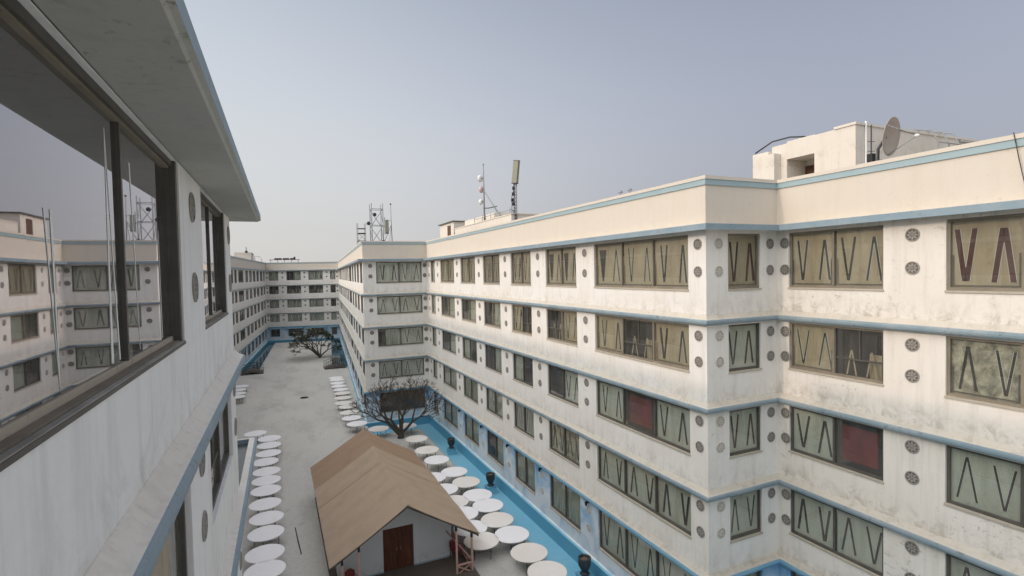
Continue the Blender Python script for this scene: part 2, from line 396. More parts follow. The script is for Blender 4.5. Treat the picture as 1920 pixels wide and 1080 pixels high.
def blind(mb, kind, x0, x1, h, y, rnd, tone):
    w = x1-x0
    if kind in 'VAvaM':
        fm = m_mould if kind == 'M' else tone
        mb.box(x0, x1, y, y+.02, 0, h, fm)
        red = kind in 'va'; sm = m_slit_red if red else m_slit
        wd = .082*(1.35 if red else 1) * rnd.uniform(.6, 1.2)
        j = rnd.uniform(-.03, .03)*w; inv = kind in 'AaM'
        hw = min(.21, .135*w)*rnd.uniform(.85, 1.15)
        vee(mb, x0+.24*w+j, hw, .14*h, .86*h, wd, y-.02, sm, inv, rnd.random() < .7, rnd.random() < .03)
        vee(mb, x0+.77*w+j, hw, .12*h+rnd.uniform(0, .06), .84*h, wd, y-.02, sm, not inv, rnd.random() < .7, inv is False and rnd.random() < .08)
    elif kind == 'N':
        mb.box(x0, x1, y, y+.02, 0, h, tone)
        for k in range(4): vee(mb, x0+w*(.14+.24*k), .085*w, .08*h, .9*h, .04, y-.02, m_slit, k % 2 == 0, False)
    elif kind == 'R':
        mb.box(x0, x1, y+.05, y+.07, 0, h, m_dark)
        mb.box(x0+.12*w, x1-.14*w, y+.02, y+.04, .16*h, .86*h, m_red)
    elif kind == 'C':
        n = max(8, int(w/.11)); pts = []
        for k in range(n+1): pts.append((x0+w*k/n, y+.02+.025*math.sin(k*1.9+rnd.random())))
        for a, b in zip(pts[:-1], pts[1:]): mb.face([(a[0], a[1], 0), (b[0], b[1], 0), (b[0], b[1], h), (a[0], a[1], h)], m_curt, True)
    elif kind == 'H':                                # dark third, then a curtain
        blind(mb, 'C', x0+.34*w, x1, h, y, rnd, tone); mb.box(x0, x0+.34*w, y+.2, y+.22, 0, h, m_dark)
    elif kind in 'DG':
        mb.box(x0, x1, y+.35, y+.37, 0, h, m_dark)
        if kind == 'G':
            for k in range(2): vee(mb, x0+w*(.3+.42*k), .1*w, .06*h, .55*h, .05, y+.05, m_film, True, False)
            mb.face([(x0+.62*w, y+.2, .05), (x0+.95*w, y+.2, .05), (x0+.95*w, y+.2, .5*h), (x0+.62*w, y+.2, .5*h)], m_film)
def window_meshes(w, h, kinds, seed, light=False, sill=True):
    key = (round(w, 2), round(h, 2), kinds, seed, light, sill)
    if key in wcache: return wcache[key]
    rnd = random.Random(str(key)); n = len(kinds); fr = MB(); gl = MB(); bl = MB()
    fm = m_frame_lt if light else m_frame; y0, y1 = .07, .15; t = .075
    fr.box(0, t, y0, y1, 0, h, fm); fr.box(w-t, w, y0, y1, 0, h, fm); fr.box(t, w-t, y0, y1, h-t, h, fm); fr.box(t, w-t, y0, y1, 0, t*1.3, fm)
    if sill: fr.box(-.02, w+.02, -.035, y0-.003, -.05, .012, m_sill)
    pw = w/n
    for k in range(1, n): fr.box(pw*k-.035, pw*k+.035, y0-.01, y1-.004, t*1.3, h-t, fm)
    tone = m_film if light else m_film_g  # sunlit copy of the blind on upper floors, shaded copy below
    for k, kd in enumerate(kinds):
        x0, x1 = k*pw+.05, (k+1)*pw-.05
        blind(bl, kd, x0, x1, h-.02, .18, rnd, tone)
        if kd == 'G':
            zc = h*.38; xm = (x0+x1)/2+.03*pw
            fr.box(x0, x1, y0+.01, y1-.01, zc-.025, zc+.025, m_frame); fr.box(xm-.022, xm+.022, y0+.012, y1-.012, zc+.025, h-t, m_frame)
            fr.box(x0-.015, x0+.035, y0-.004, y1-.01, t*1.3, h-t-.002, m_frame); fr.box(x1-.035, x1+.015, y0-.004, y1-.01, t*1.3, h-t-.002, m_frame)
        elif light:                                   # inner sash line
            for a, b, c, d in ((x0+.05, x1-.05, .14, .17), (x0+.05, x0+.075, .17, h*.5), (x1-.075, x1-.05, .17, h*.5)):
                fr.box(a, b, y0+.06, y0+.075, c, d, m_frame)
    gl.face([(t, y0+.05, t), (w-t, y0+.05, t), (w-t, y0+.05, h-t), (t, y0+.05, h-t)], m_glass)
    r = wcache[key] = (fr.mesh('window'), gl.mesh('pane'), bl.mesh('blind'))
    return r
def add_window(par, P, Q, u0, u1, z0, z1, kinds, seed=0, light=False, sill=True):
    P = Vector(P); Q = Vector(Q); d = (Q-P).normalized(); rz = math.atan2(d.y, d.x)
    o = Vector(par['_o']); loc = Vector((P.x+d.x*u0, P.y+d.y*u0, z0))-o
    a, b, c = window_meshes(u1-u0, z1-z0, kinds, seed, light, sill)
    f = inst('window', a, par, loc, rz); inst('pane', b, f); inst('blind', c, f)
    return f
def far_window(w, h, kinds, seed):
    key = ('far', round(w, 1), round(h, 2), kinds, seed)
    if key in wcache: return wcache[key]
    rnd = random.Random(str(key)); mb = MB(); n = len(kinds)
    for a in ((0, .07, 0, h), (w-.07, w, 0, h), (.07, w-.07, h-.07, h), (.07, w-.07, 0, .08)): mb.box(a[0], a[1], .06, .14, a[2], a[3], m_frame)
    for k in range(1, n): mb.box(w*k/n-.035, w*k/n+.035, .055, .135, .08, h-.07, m_frame)
    for k, kd in enumerate(kinds): blind(mb, kd, w*k/n+.05, w*(k+1)/n-.05, h-.02, .22, rnd, m_film_g)
    mb.face([(.07, .1, .08), (w-.07, .1, .08), (w-.07, .1, h-.07), (.07, .1, h-.07)], m_glass)
    wcache[key] = mb.mesh('window'); return wcache[key]
def add_far(par, P, Q, u0, u1, z0, z1, kinds, seed=0):
    P = Vector(P); Q = Vector(Q); d = (Q-P).normalized()
    return inst('window', far_window(u1-u0, z1-z0, kinds, seed), par, Vector((P.x+d.x*u0, P.y+d.y*u0, z0))-Vector(par['_o']), math.atan2(d.y, d.x))
m_disc_dk = mat('rosette_recess', (.13, .12, .105), .9)
def rosette(m, base):
    mb = MB(); T = Matrix.Rotation(math.pi/2, 4, 'X')
    mb.lathe([(.205, 0), (.205, .022), (.175, .03), (.17, .013)], m, T=T, n=24, smooth=False); mb.lathe([(.169, .0135), (.01, .0136)], base, T=T, n=20, smooth=False)
    for k in range(8):
        a = k*math.pi/4; c, s = math.cos(a), math.sin(a)
        p = lambda r, t: (r*c-t*s, 0, r*s+t*c)
        vs = [p(.03, 0), p(.1, .032), p(.165, 0), p(.1, -.032)]
        f = [(x, -.026, z) for x, _, z in vs]; b = [(x, -.011, z) for x, _, z in vs]
        mb.raw(f+b, [(0, 1, 2, 3), (0, 4, 5, 1), (1, 5, 6, 2), (2, 6, 7, 3), (3, 7, 4, 0)], m)
    mb.lathe([(.03, 0), (.03, .03), (.01, .034)], m, T=T, n=10)
    return mb.mesh('rosette')
ROS = rosette(m_disc, m_disc_dk); ROSP = rosette(m_disc_pale, m_disc)
def add_rosette(par, P, Q, u, z, pale=False):
    P = Vector(P); Q = Vector(Q); d = (Q-P).normalized(); n = Vector((d.y, -d.x))
    return inst('rosette', ROSP if pale else ROS, par, Vector((P.x+d.x*u, P.y+d.y*u, z))-Vector(par['_o']), math.atan2(d.y, d.x))

# ------------------------------------------------------------------ a wing of the hotel
def ledge_profiles():
    out = []
    for k in '234':
        z = B[k]
        out.append((k, [(0, z+.26, m_ledgetop), (.13, z+.12, m_ledgetop), (.19, z+.095, m_bluedk), (.225, z+.07, m_bluedk), (.24, z+.02, m_bluedk),
                        (.235, z-.04, m_bluedk), (.21, z-.085, m_bluedk), (.17, z-.10, m_wall), (0, z-.10, m_wall)]))
    z = B['5']
    out.append(('5', [(0, z+.24, m_ledgetop), (.15, z+.12, m_ledgetop), (.23, z+.10, m_gfblue), (.26, z, m_gfblue), (.23, z-.1, m_gfblue), (.18, z-.12, m_gfblue), (0, z-.12, m_gfblue)]))
    return out
def wing(name, label, poly, i0, i1, ops_by_seg, back, wallmats, base_at, cat='building', parapet=True, blue_band=m_blue):
    """poly: full plan line; i0..i1: the segments of this wing; back: plan points closing it behind"""
    o = thing(name, label, cat, (*base_at, G)); o['_o'] = (*base_at, G)
    up_, gf = MB(), MB(); pr = MB()
    for k in range(i0, i1):
        ops = ops_by_seg.get(k, [])
        wall(up_, poly[k], poly[k+1], [q for q in ops if q[2] > B['5']], B['5'], B['1']+.1, wallmats.get(k, m_wall))
        wall(gf, poly[k], poly[k+1], [q for q in ops if q[2] < B['5']], -15.3, B['5'], m_cloud)
    ring = [poly[k] for k in range(i0, i1+1)]+list(back)
    for a, b in zip(ring[i1-i0:], ring[i1-i0+1:]+ring[:1]):
        up_.face([(*a, -15.3), (*b, -15.3), (*b, 2.6), (*a, 2.6)], m_wall)
    up_.build('wall', o); gf.build('ground_floor_wall', o)
    rf = MB(); rf.raw([(x, y, 1.62) for x, y in ring], [tuple(range(len(ring)))], m_roofdeck)
    rf.raw([(x, y, 1.30) for x, y in ring], [tuple(reversed(range(len(ring))))], m_dark); rf.build('roof', o)
    # parapet with its flat canopy band, pale stripe and coping
    sweep(pr, poly, i0, i1, [(0, 1.60, m_para), (.002, 2.97, m_para), (.002, TOP-.005, m_para), (-.22, TOP-.005, m_para), (-.22, 1.60, m_para)])
    sweep(pr, poly, i0, i1, [(.004, 2.98, m_bluestripe), (.045, 2.98, m_bluestripe), (.045, 3.18, m_bluestripe), (.07, 3.185, m_para), (.07, TOP, m_para), (-.25, TOP, m_para), (-.25, 3.2, m_para), (.004, 3.2, m_para)])
    pr.build('parapet', o)
    cn = MB(); z = B['1']
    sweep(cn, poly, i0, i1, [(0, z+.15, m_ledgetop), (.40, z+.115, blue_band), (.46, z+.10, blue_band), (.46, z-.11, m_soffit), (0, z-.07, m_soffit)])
    cn.build('canopy', o)
    for k, prf in ledge_profiles():
        lb = MB(); sweep(lb, poly, i0, i1, prf); lb.build('ledge', o)
    return o

def U(poly, k, ys, ax=1):            # plan coordinate(s) -> distance along segment k
    P, Q = poly[k], poly[k+1]; L = math.hypot(Q[0]-P[0], Q[1]-P[1]); r = []
    for y in ys: r.append((y-P[ax])/(Q[ax]-P[ax])*L)
    return sorted(r)
def rows_ops(ivs): return [(u0, u1, *ROWS[r]) for u0, u1 in ivs for r in range(5)]

# ---- right near wing: B-C, C-D, D-E
bc = [U(POLY, 4, p) for p in ((49.7, 51.2), (43.7, 47.8), (38.45, 41.92), (33.56, 36.72), (28.7, 31.66), (23.43, 26.77), (15.35, 21.75))]
cdw = [U(POLY, 5, (15.24, 16.9), 0)]
de = [U(POLY, 6, p) for p in ((13.95, 10.53), (8.8, 5.35), (3.4, -.2), (-2.2, -6.), (-8, -12))]
wing_r = wing('hotel_wing', 'stepped white hotel wing at right with blue ledges, its top floors catching the sun', POLY, 4, 7,
              {4: rows_ops(bc), 5: rows_ops(cdw), 6: rows_ops(de)}, [(32, -14.), (32, 60), (14.4, 60)], {6: m_wall_old}, (14.18, 14.45))
KBC = ['C VV VV NN VV VV VVV', 'C GC GC GC VG GV VGV', 'C DC CD DC CD DV VRV', 'C CC CC CC NN MM AAA', 'C CC CC DC CC CC VVV']
for r, ks in enumerate(KBC):
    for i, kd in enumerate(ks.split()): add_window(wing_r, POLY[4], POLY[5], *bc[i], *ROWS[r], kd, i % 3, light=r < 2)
for r, kd in enumerate(['v', 'V', 'v', 'A', 'C']): add_window(wing_r, POLY[5], POLY[6], *cdw[0], *ROWS[r], kd, 1, light=r == 0)
KDE = ['VV vV VV VV VV', 'VG MM VV VV VV', 'VR AA VV VV VV', 'AA AA AA AA AA', 'CC CC CC CC CC']
for r, ks in enumerate(KDE):
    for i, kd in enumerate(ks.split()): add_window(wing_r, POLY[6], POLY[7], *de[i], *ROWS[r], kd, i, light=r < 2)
bcd = [U(POLY, 4, (p,))[0] for p in (14.85, 22.6, 27.75, 32.6, 37.6, 42.85, 48.7, 51.75)]
for i, u in enumerate(bcd):
    for r in range(5):
        for z in DZ[r]:
            if i < 6: add_rosette(wing_r, POLY[4], POLY[5], u, z, pale=r == 4)
stf = MB()
for u in bcd[6:]:
    for r in range(4):
        for z in DZ[r]:
            T = Matrix.Translation((14.18, 52.6-u, z)) @ Matrix.Rotation(-math.pi/2, 4, 'Z') @ Matrix.Rotation(math.pi/2, 4, 'X')
            stf.lathe([(.205, 0), (.205, .022), (.12, .03)], m_disc, T=T, n=12, smooth=False)
so_ = stf.build('rosette', wing_r); so_['kind'] = 'stuff'
for r in range(4):
    for z in DZ[r]:
        add_rosette(wing_r, POLY[5], POLY[6], .6, z, True); add_rosette(wing_r, POLY[5], POLY[6], 3.23, z)
        add_rosette(wing_r, POLY[6], POLY[7], U(POLY, 6, (14.1,))[0], z); add_rosette(wing_r, POLY[6], POLY[7], U(POLY, 6, (9.68,))[0], z)

for u in bcd[:6]:
    lp = MB(); T = Matrix.Translation(Vector((14.18, 52.6-u, -11.75))-Vector(wing_r['_o'])) @ Matrix.Rotation(-math.pi/2, 4, 'Z')
    lp.box(-.05, .05, -.12, 0, -.05, .05, m_iron, T); lp.lathe([(.05, -.16), (.08, 0), (.05, .05)], m_iron, T=T @ Matrix.Translation((0, -.16, 0)), n=12)
    lo = lp.build('wall_lamp', wing_r, (0, 0, 0))
# ---- right far wing: F-A, A-B
LFA = math.hypot(F_[0]-A_[0], F_[1]-A_[1])
fa = []; s = .9
while s < LFA-4:
    w = 6.2 if len(fa) % 7 == 4 else 3.3
    fa.append((LFA-s-w, LFA-s)); s += w+1.75
ab = [U(POLY, 3, (9.1, 13.65), 0)]
wing_f = wing('hotel_wing', 'far right hotel wing angling away behind the bare tree, seen almost edge on', POLY, 2, 4,
              {2: rows_ops(fa), 3: rows_ops(ab)}, [(26, 60.2), (30, 131)], {}, (10.7, 90.))
rk = random.Random(3)
for r in range(5):
    for i, (a, b) in enumerate(fa):
        n = 3 if b-a > 5 else 2
        add_far(wing_f, POLY[2], POLY[3], a, b, *ROWS[r], ''.join(rk.choice('VACDD' if r else 'VVC') for _ in range(n)), 0)
for r, kd in enumerate(['VV', 'AA', 'HV', 'AA', 'DD']): add_window(wing_f, POLY[3], POLY[4], *ab[0], *ROWS[r], kd, 2)
for r in range(4):
    for z in DZ[r]: add_rosette(wing_f, POLY[3], POLY[4], .7, z); add_rosette(wing_f, POLY[3], POLY[4], 6.1, z)

# ---- far end block: G-F
gfw = [U(POLY, 1, p, 0) for p in ((-1.2, .75), (2.5, 5.5), (7.15, 10.2), (11.8, 12.95))]
blk = wing('hotel_block', 'far end block of the hotel closing the courtyard behind the leafy tree', POLY, 1, 2,
           {1: rows_ops(gfw)}, [(16, 142), (-4, 146)], {}, (5.9, 130.6))
for r, ks in enumerate(['C DC CV A', 'G GG DG D', 'C CC CC D', 'V AA VV A', 'D DD DD D']):
    for i, kd in enumerate(ks.split()): add_far(blk, POLY[1], POLY[2], *gfw[i], *ROWS[r], kd, 0)
for x in (-1.55, 1.62, 6.3, 11.05, 13.3):
    for r in range(4):
        for z in DZ[r]: add_rosette(blk, POLY[1], POLY[2], U(POLY, 1, (x,), 0)[0], z)
aw = MB()
for u0, u1 in gfw:
    d = (Vector(F_)-Vector(G_)).normalized(); n = Vector((d.y, -d.x)); p = Vector(G_)
    a, b = p+d*(u0-.4), p+d*(u1+.4)
    aw.face([(*(a+n*.02), -11.62), (*(b+n*.02), -11.62), (*(b+n*.5), -11.80), (*(a+n*.5), -11.80)][::-1], m_gfblue)
    aw.face([(*(a+n*.5), -11.80), (*(b+n*.5), -11.80), (*(b+n*.5), -11.92), (*(a+n*.5), -11.92)][::-1], m_bluestripe)
aw.build('window_hood', blk)

# ---- left far wing: H-G
gh = [U(POLY, 0, p) for p in ((55.5, 58.6), (60.5, 63.7), (65.5, 68.7), (70.4, 73.6), (75.4, 78.6), (80.3, 83.3), (85.2, 87.0), (88.5, 90.1), (91.3, 93.4), (94.9, 100.1), (102.3, 105.3), (106.9, 110.2), (111.9, 115.2), (116.9, 120.5), (122.6, 126.6), (128.2, 130.6))]
wing_l = wing('hotel_wing', 'far left hotel wing in shade, half hidden behind the near window wall', POLY, 0, 1,
              {0: rows_ops(gh)}, [(-13, 137), (-22, 53.3)], {}, (-5.5, 93.))
for r in range(5):
    for i, (a, b) in enumerate(gh):
        n = 3 if b-a > 4.5 else 2 if b-a > 2 else 1
        kd = ''.join(rk.choice('DDCV') for _ in range(n))
        add_far(wing_l, POLY[0], POLY[1], a, b, *ROWS[r], kd, 0)

# ---- left near wing (slightly rotated plan), the window wall beside the camera
TH = R(.72)
def LW(x, y): return (x*math.cos(TH)+y*math.sin(TH), -x*math.sin(TH)+y*math.cos(TH))
PL = [LW(-1.12, -14), LW(-1.12, 14.2), LW(-4.9, 14.2), LW(-5.4, 53.6)]
NW = [(0.4-(-14)-0, 0), ]
def un(y0, y1): return (y0+14, y1+14)
near_iv = [un(-12, -8.4), un(-6.8, -3.2), un(-1.9, -.6), un(.75, 7.5), un(9.4, 13.05)]
ops = rows_ops(near_iv)
ops = [(a, b, (-.78 if abs(c+.82) < .01 else c), (1.41 if abs(d-1.25) < .01 else d)) for a, b, c, d in ops]
rec_iv = [(1.8+5.2*k, 5.0+5.2*k) for k in range(7)]
def near_wing():
    o = thing('hotel_wing', 'near left window wall of the hotel under a deep grey soffit, filling the left edge', 'building', (*LW(-1.12, 14.2), G)); o['_o'] = (*LW(-1.12, 14.2), G)
    mb, gf = MB(), MB()
    wall(mb, PL[0], PL[1], [q for q in ops if q[2] > B['5']], B['5'], 1.42, m_wall_near, .18)
    wall(gf, PL[0], PL[1], [q for q in ops if q[2] < B['5']], -15.3, B['5'], m_cloud, .18)
    wall(mb, PL[1], PL[2], [], B['5'], 1.42, m_wall_near); wall(gf, PL[1], PL[2], [], -15.3, B['5'], m_cloud)
    wall(mb, PL[2], PL[3], rows_ops(rec_iv)[:0]+[q for q in rows_ops(rec_iv) if q[2] > B['5']], B['5'], 1.55, m_wall)
    wall(gf, PL[2], PL[3], [q for q in rows_ops(rec_iv) if q[2] < B['5']], -15.3, B['5'], m_cloud)
    back = [(-18, 53.6), LW(-18, -14)]; ring = PL+back
    for a, b in zip(ring[3:], ring[4:]+ring[:1]): mb.face([(*a, -15.3), (*b, -15.3), (*b, 2.6), (*a, 2.6)], m_wall)
    mb.build('wall', o); gf.build('ground_floor_wall', o)
    rf = MB(); rf.raw([(x, y, 1.62) for x, y in ring], [tuple(range(6))], m_roofdeck); rf.raw([(x, y, 1.42) for x, y in ring], [tuple(reversed(range(6)))], m_dark)
    # room floor and back partition seen dimly behind the big window
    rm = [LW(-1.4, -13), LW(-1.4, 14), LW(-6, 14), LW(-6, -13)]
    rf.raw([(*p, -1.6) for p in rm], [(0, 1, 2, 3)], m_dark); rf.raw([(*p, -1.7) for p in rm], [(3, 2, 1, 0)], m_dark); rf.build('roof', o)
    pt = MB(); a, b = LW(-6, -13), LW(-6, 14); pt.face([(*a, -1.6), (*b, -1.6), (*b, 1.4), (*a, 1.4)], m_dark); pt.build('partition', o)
    pr = MB()
    sweep(pr, PL, 0, 3, [(0, 1.60, m_para), (0, TOP, m_para), (-.22, TOP, m_para), (-.22, 1.60, m_para)]); pr.build('parapet', o)
    cn = MB(); z = B['1']
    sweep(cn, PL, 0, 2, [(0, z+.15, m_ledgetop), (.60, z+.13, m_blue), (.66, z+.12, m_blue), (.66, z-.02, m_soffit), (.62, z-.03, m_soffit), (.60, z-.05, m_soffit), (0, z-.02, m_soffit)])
    cn.build('canopy', o)
    for k, prf in ledge_profiles():
        lb = MB()
        if k == '3':
            # on this floor the ledge runs on past the corner as an open frame
            q = [LW(-1.12, -14), LW(-1.12, 18.4), LW(-4.9, 18.4)]
            z = B['3']
            sweep(lb, q, 0, 2, [(0, z+.10, m_ledge_near), (.15, z+.09, m_blue), (.21, z+.06, m_blue), (.23, z, m_blue), (.20, z-.09, m_blue), (0, z-.10, m_blue)])
        else:
            pf = [(a, b, (m_blue if c is m_bluedk else m_ledge_near if c is m_ledgetop else c)) for a, b, c in prf]
            sweep(lb, PL, 0, 2, pf)
        lb.build('ledge', o)
    for a, b in ((0, 1),):
        pass
    gp = MB()                                           # glazing laid in the frame
    a, b, c, d = LW(-1.14, 14.23), LW(-1.14, 18.36), LW(-4.88, 18.36), LW(-4.88, 14.23)
    z = B['3']-.03
    gp.raw([(*p, z) for p in (a, b, c, d)], [(0, 1, 2, 3)], m_darkglass); gp.raw([(*p, z-.03) for p in (a, b, c, d)], [(3, 2, 1, 0)], m_darkglass)
    for k in range(1, 4):
        x = -1.14-k*.95; p, q = LW(x, 14.25), LW(x, 18.34); gp.bar((*p, z+.03), (*q, z+.03), .05, .05, m_frame)
    gp.build('canopy_glazing', o)
    # windows
    P, Q = PL[0], PL[1]
    for r in range(5):
        for i, (u0, u1) in enumerate(near_iv):
            if i < 2 and r > 0: continue
            z0, z1 = (-.78, 1.41) if r == 0 else ROWS[r]
            if r == 0: big_window(o, P, Q, u0, u1, z0, z1, 3 if u1-u0 > 5 else 2 if u1-u0 > 2 else 1, i)
            else: add_window(o, P, Q, u0, u1, z0, z1, {0: '', 1: ''}.get(9, 'CCC' if u1-u0 > 5 else ('GC' if r == 1 else 'CC') if u1-u0 > 2 else 'C'), i, sill=False)
    for i, (a, b) in enumerate(rec_iv):
        for r in range(5): add_far(o, PL[2], PL[3], a, b, *ROWS[r], 'CV' if (i+r) % 2 else 'VD', 0)
    for y in (8.42, 13.75):
        for r in range(4):
            za, zb = DZ[r]
            for zz in ((.98, -.12) if r == 0 else (za-.05, zb)): add_rosette(o, P, Q, y+14, zz)
    return o
m_darkglass = mat('dark_roof_glass', (.05, .06, .05), .25, spec=.5)
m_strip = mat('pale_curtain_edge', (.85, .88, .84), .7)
m_wornsill = painted('worn_grey_sill', (.26, .25, .22), (.50, .49, .47), 1., 3.5, .7, dark=(.10, .09, .08), damt=.5)
def big_window(o, P, Q, u0, u1, z0, z1, n, i):
    w, h = u1-u0, z1-z0; fr, gl, cu = MB(), MB(), MB()
    P = Vector(P); Q = Vector(Q); d = (Q-P).normalized(); rz = math.atan2(d.y, d.x)
    t = .09; y0, y1 = .02, .17
    fr.box(0, t, y0, y1, 0, h, m_frame); fr.box(w-t, w, y0, y1, 0, h, m_frame); fr.box(t, w-t, y0+.03, y1, h-t*.75, h, m_frame); fr.box(t, w-t, y0+.06, y1-.01, h-t*1.05, h-t*.751, m_frame_lt)
    fr.box(t, w-t, y0+.02, y1, .0, .045, m_frame_lt); fr.box(t, w-t, y0+.085, y1, .045, .10, m_sill)
    fr.box(-.012, w+.012, -.012, y0+.017, -.012, .02, m_frame); fr.box(-.01, w+.01, -.008, y0+.015, .021, .03, m_wornsill)
    ms = [(0, w/n*k) for k in range(1, n)] if n != 3 else [(0, 2.22), (0, 4.66)]
    xs = [0]+[x for _, x in ms]+[w]
    for _, x in ms:
        fr.box(x-.035, x+.010, y0+.075, y1-.01, .10, h-t, m_frame); fr.box(x+.011, x+.028, y0+.08, y1-.02, .10, h-t, m_frame_lt)
    for k in range(n):
        a, b = xs[k]+.05, xs[k+1]-.05
        fr.box(b-.05 if k == n-1 else b-.005, b, y0+.07, y0+.11, .10, h-t, m_frame)
        gl.face([(a-.03, y0+.10, .08), (b, y0+.10, .08), (b, y0+.10, h-.08), (a-.03, y0+.10, h-.08)], m_glass_near)
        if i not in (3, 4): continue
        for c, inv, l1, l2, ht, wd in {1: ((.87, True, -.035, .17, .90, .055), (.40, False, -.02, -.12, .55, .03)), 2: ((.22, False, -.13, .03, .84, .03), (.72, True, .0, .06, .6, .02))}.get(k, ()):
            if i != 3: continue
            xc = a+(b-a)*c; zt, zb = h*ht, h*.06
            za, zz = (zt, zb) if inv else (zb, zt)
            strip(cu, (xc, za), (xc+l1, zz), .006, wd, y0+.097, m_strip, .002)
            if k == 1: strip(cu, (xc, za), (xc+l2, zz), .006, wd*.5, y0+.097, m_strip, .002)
    loc = Vector((P.x+d.x*u0, P.y+d.y*u0, z0))-Vector(o['_o'])
    f = inst('window', fr.mesh('window'), o, loc, rz); inst('pane', gl.mesh('pane'), f)
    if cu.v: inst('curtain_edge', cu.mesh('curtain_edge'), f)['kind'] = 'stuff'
wing_n = near_wing()

# ------------------------------------------------------------------ ground, terrace, pool
gm = MB(); gm.face([(-2500, -2500, -15.6), (2500, -2500, -15.6), (2500, 2500, -15.6), (-2500, 2500, -15.6)], m_ground); struct(gm.build('ground'))
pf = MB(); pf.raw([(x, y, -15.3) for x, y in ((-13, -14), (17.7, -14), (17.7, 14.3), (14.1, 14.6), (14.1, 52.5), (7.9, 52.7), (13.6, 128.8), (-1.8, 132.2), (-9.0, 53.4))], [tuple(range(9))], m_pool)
struct(pf.build('pool_floor'))
m_water = painted('dark_teal_water', (.045, .10, .12), (.06, .13, .15), .6, .4, .08, dark=(.02, .04, .05), damt=.5)
wt = MB()
wt.raw([(x, y, -15.0) for x, y in ((10.35, 90), (13.4, 128.6), (-1.6, 131.9), (-5.4, 92.4), (-2.8, 92.1), (-.4, 128.6), (11.25, 125.9), (8.0, 90))], [(0, 1, 6, 7), (1, 2, 5, 6), (2, 3, 4, 5)], m_water)
struct(wt.build('water'))
TER = [(12.2, -14), (12.2, 49.0), (8.05, 49.0), (7.75, 50.2), (7.8, 53), (10.50, 88.2), (7.86, 88.2), (11.3, 126.0), (-.35, 128.7), (-2.75, 92.0), (-5.55, 92.0), (-9.0, 54), (-5.45, 53.4), (-5.0, 14), (-1.15, 14), (-1.3, -14)]
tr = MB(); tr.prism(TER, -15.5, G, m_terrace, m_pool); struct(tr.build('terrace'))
kb = MB()
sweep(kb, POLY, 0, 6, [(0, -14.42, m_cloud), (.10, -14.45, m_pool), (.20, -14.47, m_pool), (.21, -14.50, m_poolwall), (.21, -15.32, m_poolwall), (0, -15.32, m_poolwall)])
tag(kb.build('pool_wall'), 'blue painted kerb wall of the pool at the foot of the white facades', 'wall')
cp = MB()
sweep(cp, [(12.2, -14), (12.2, 49.0), (8.05, 49.0)], 0, 2, [(.02, G-.06, m_bluestripe), (.02, G+.012, m_bluestripe), (-.16, G+.012, m_bluestripe), (-.16, G-.06, m_bluestripe)])
tag(cp.build('pool_coping'), 'thin pale blue coping along the terrace side of the pool', 'kerb')
st = MB()                                                 # round step at the pool corner
arc = [(8.1+.1+2.2*math.cos(a), 49.1+2.4*math.sin(a)) for a in [math.pi/2*k/8 for k in range(9)]]
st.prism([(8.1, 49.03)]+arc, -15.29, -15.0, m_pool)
tag(st.build('pool_step'), 'quarter round blue step in the corner of the pool behind the bare tree', 'step')

# drain cover, stick
dr = MB(); dr.lathe([(.5, 0), (.5, .03), (.40, .045), (.38, .02)], m_iron, n=24)
for k in range(-3, 4): dr.box(-.3, .3, k*.1-.02, k*.1+.02, .02, .05, m_iron)
o = tag(dr.build('drain_cover'), 'round black drain cover alone in the middle of the terrace', 'drain cover'); o.location = (2.82, 68.3, G+.001)
sk = MB(); sk.tube([(.64, 33.0, G+.03), (.72, 31.4, G+.035), (.82, 29.75, G+.03)], .03, m_steel, 6)
tag(sk.build('metal_rod'), 'thin dark rod lying on the terrace beside the brown roofed hut', 'rod')

# ------------------------------------------------------------------ tables
def table_meshes(m):
    t = MB(); t.lathe([(.90, -.045), (.925, -.035), (.925, -.008), (.915, 0), (.0, .0)], m, n=40, smooth=False)
    l = MB(); l.tube([(0, 0, -.045), (.02, 0, -.40), (0, 0, -.75)], .017, m_steel, 6)
    f = MB()
    for s in (-1, 1): f.tube([(-.42, .55*s, -.33), (.42, .55*s, -.33)], .011, m_steel, 6); f.tube([(0, .08*s, -.06), (0, .55*s, -.33)], .011, m_steel, 6)
    f.box(-.45, .45, -.60, -.56, -.075, -.048, m_steel); f.box(-.45, .45, .56, .60, -.075, -.048, m_steel)
    return t.mesh('tabletop'), l.mesh('leg'), f.mesh('leg_brace')
TM = table_meshes(m_table); TMO = table_meshes(m_table_old)
ORD = ['nearest', 'second', 'third', 'fourth', 'fifth', 'sixth', 'seventh', 'eighth', 'ninth', 'tenth', 'eleventh', 'twelfth', 'thirteenth', 'fourteenth']
def table(x, y, label, group, old=False, rz=0, tilt=0):
    t = thing('folding_table', label, 'table', (x, y, G), rz, group)
    a, l, f = TMO if old else TM
    tp = inst('tabletop', a, t, (0, 0, .75))
    for sx in (-.42, .42):
        for sy in (-.55, .55): inst('leg', l, t, (sx, sy, .75))
    inst('leg_brace', f, t, (0, 0, .75))
    return t
K = 13.95/13.8
TL = [(-.98, 27.2), (-1.01, 28.89), (-.99, 31.17), (-.99, 33.14), (-1.09, 35.25), (-1.08, 37.48), (-1.08, 39.3), (-1.09, 41.14), (-1.2, 43.33), (-1.0, 45.33), (-.99, 47.47), (-.97, 49.5), (-2.11, 51.68)]
TLF = [(-4.43, 68.65), (-4.49, 70.69), (-4.56, 72.85), (-4.35, 75.16)]
TR = [(7.16, 74.68), (7.11, 73.08), (6.99, 70.84), (6.92, 68.83), (6.9, 66.65), (6.83, 64.52), (6.61, 61.97), (6.41, 59.47), (6.59, 57.56), (6.42, 55.05), (6.37, 52.76), (6.57, 50.46)][::-1]
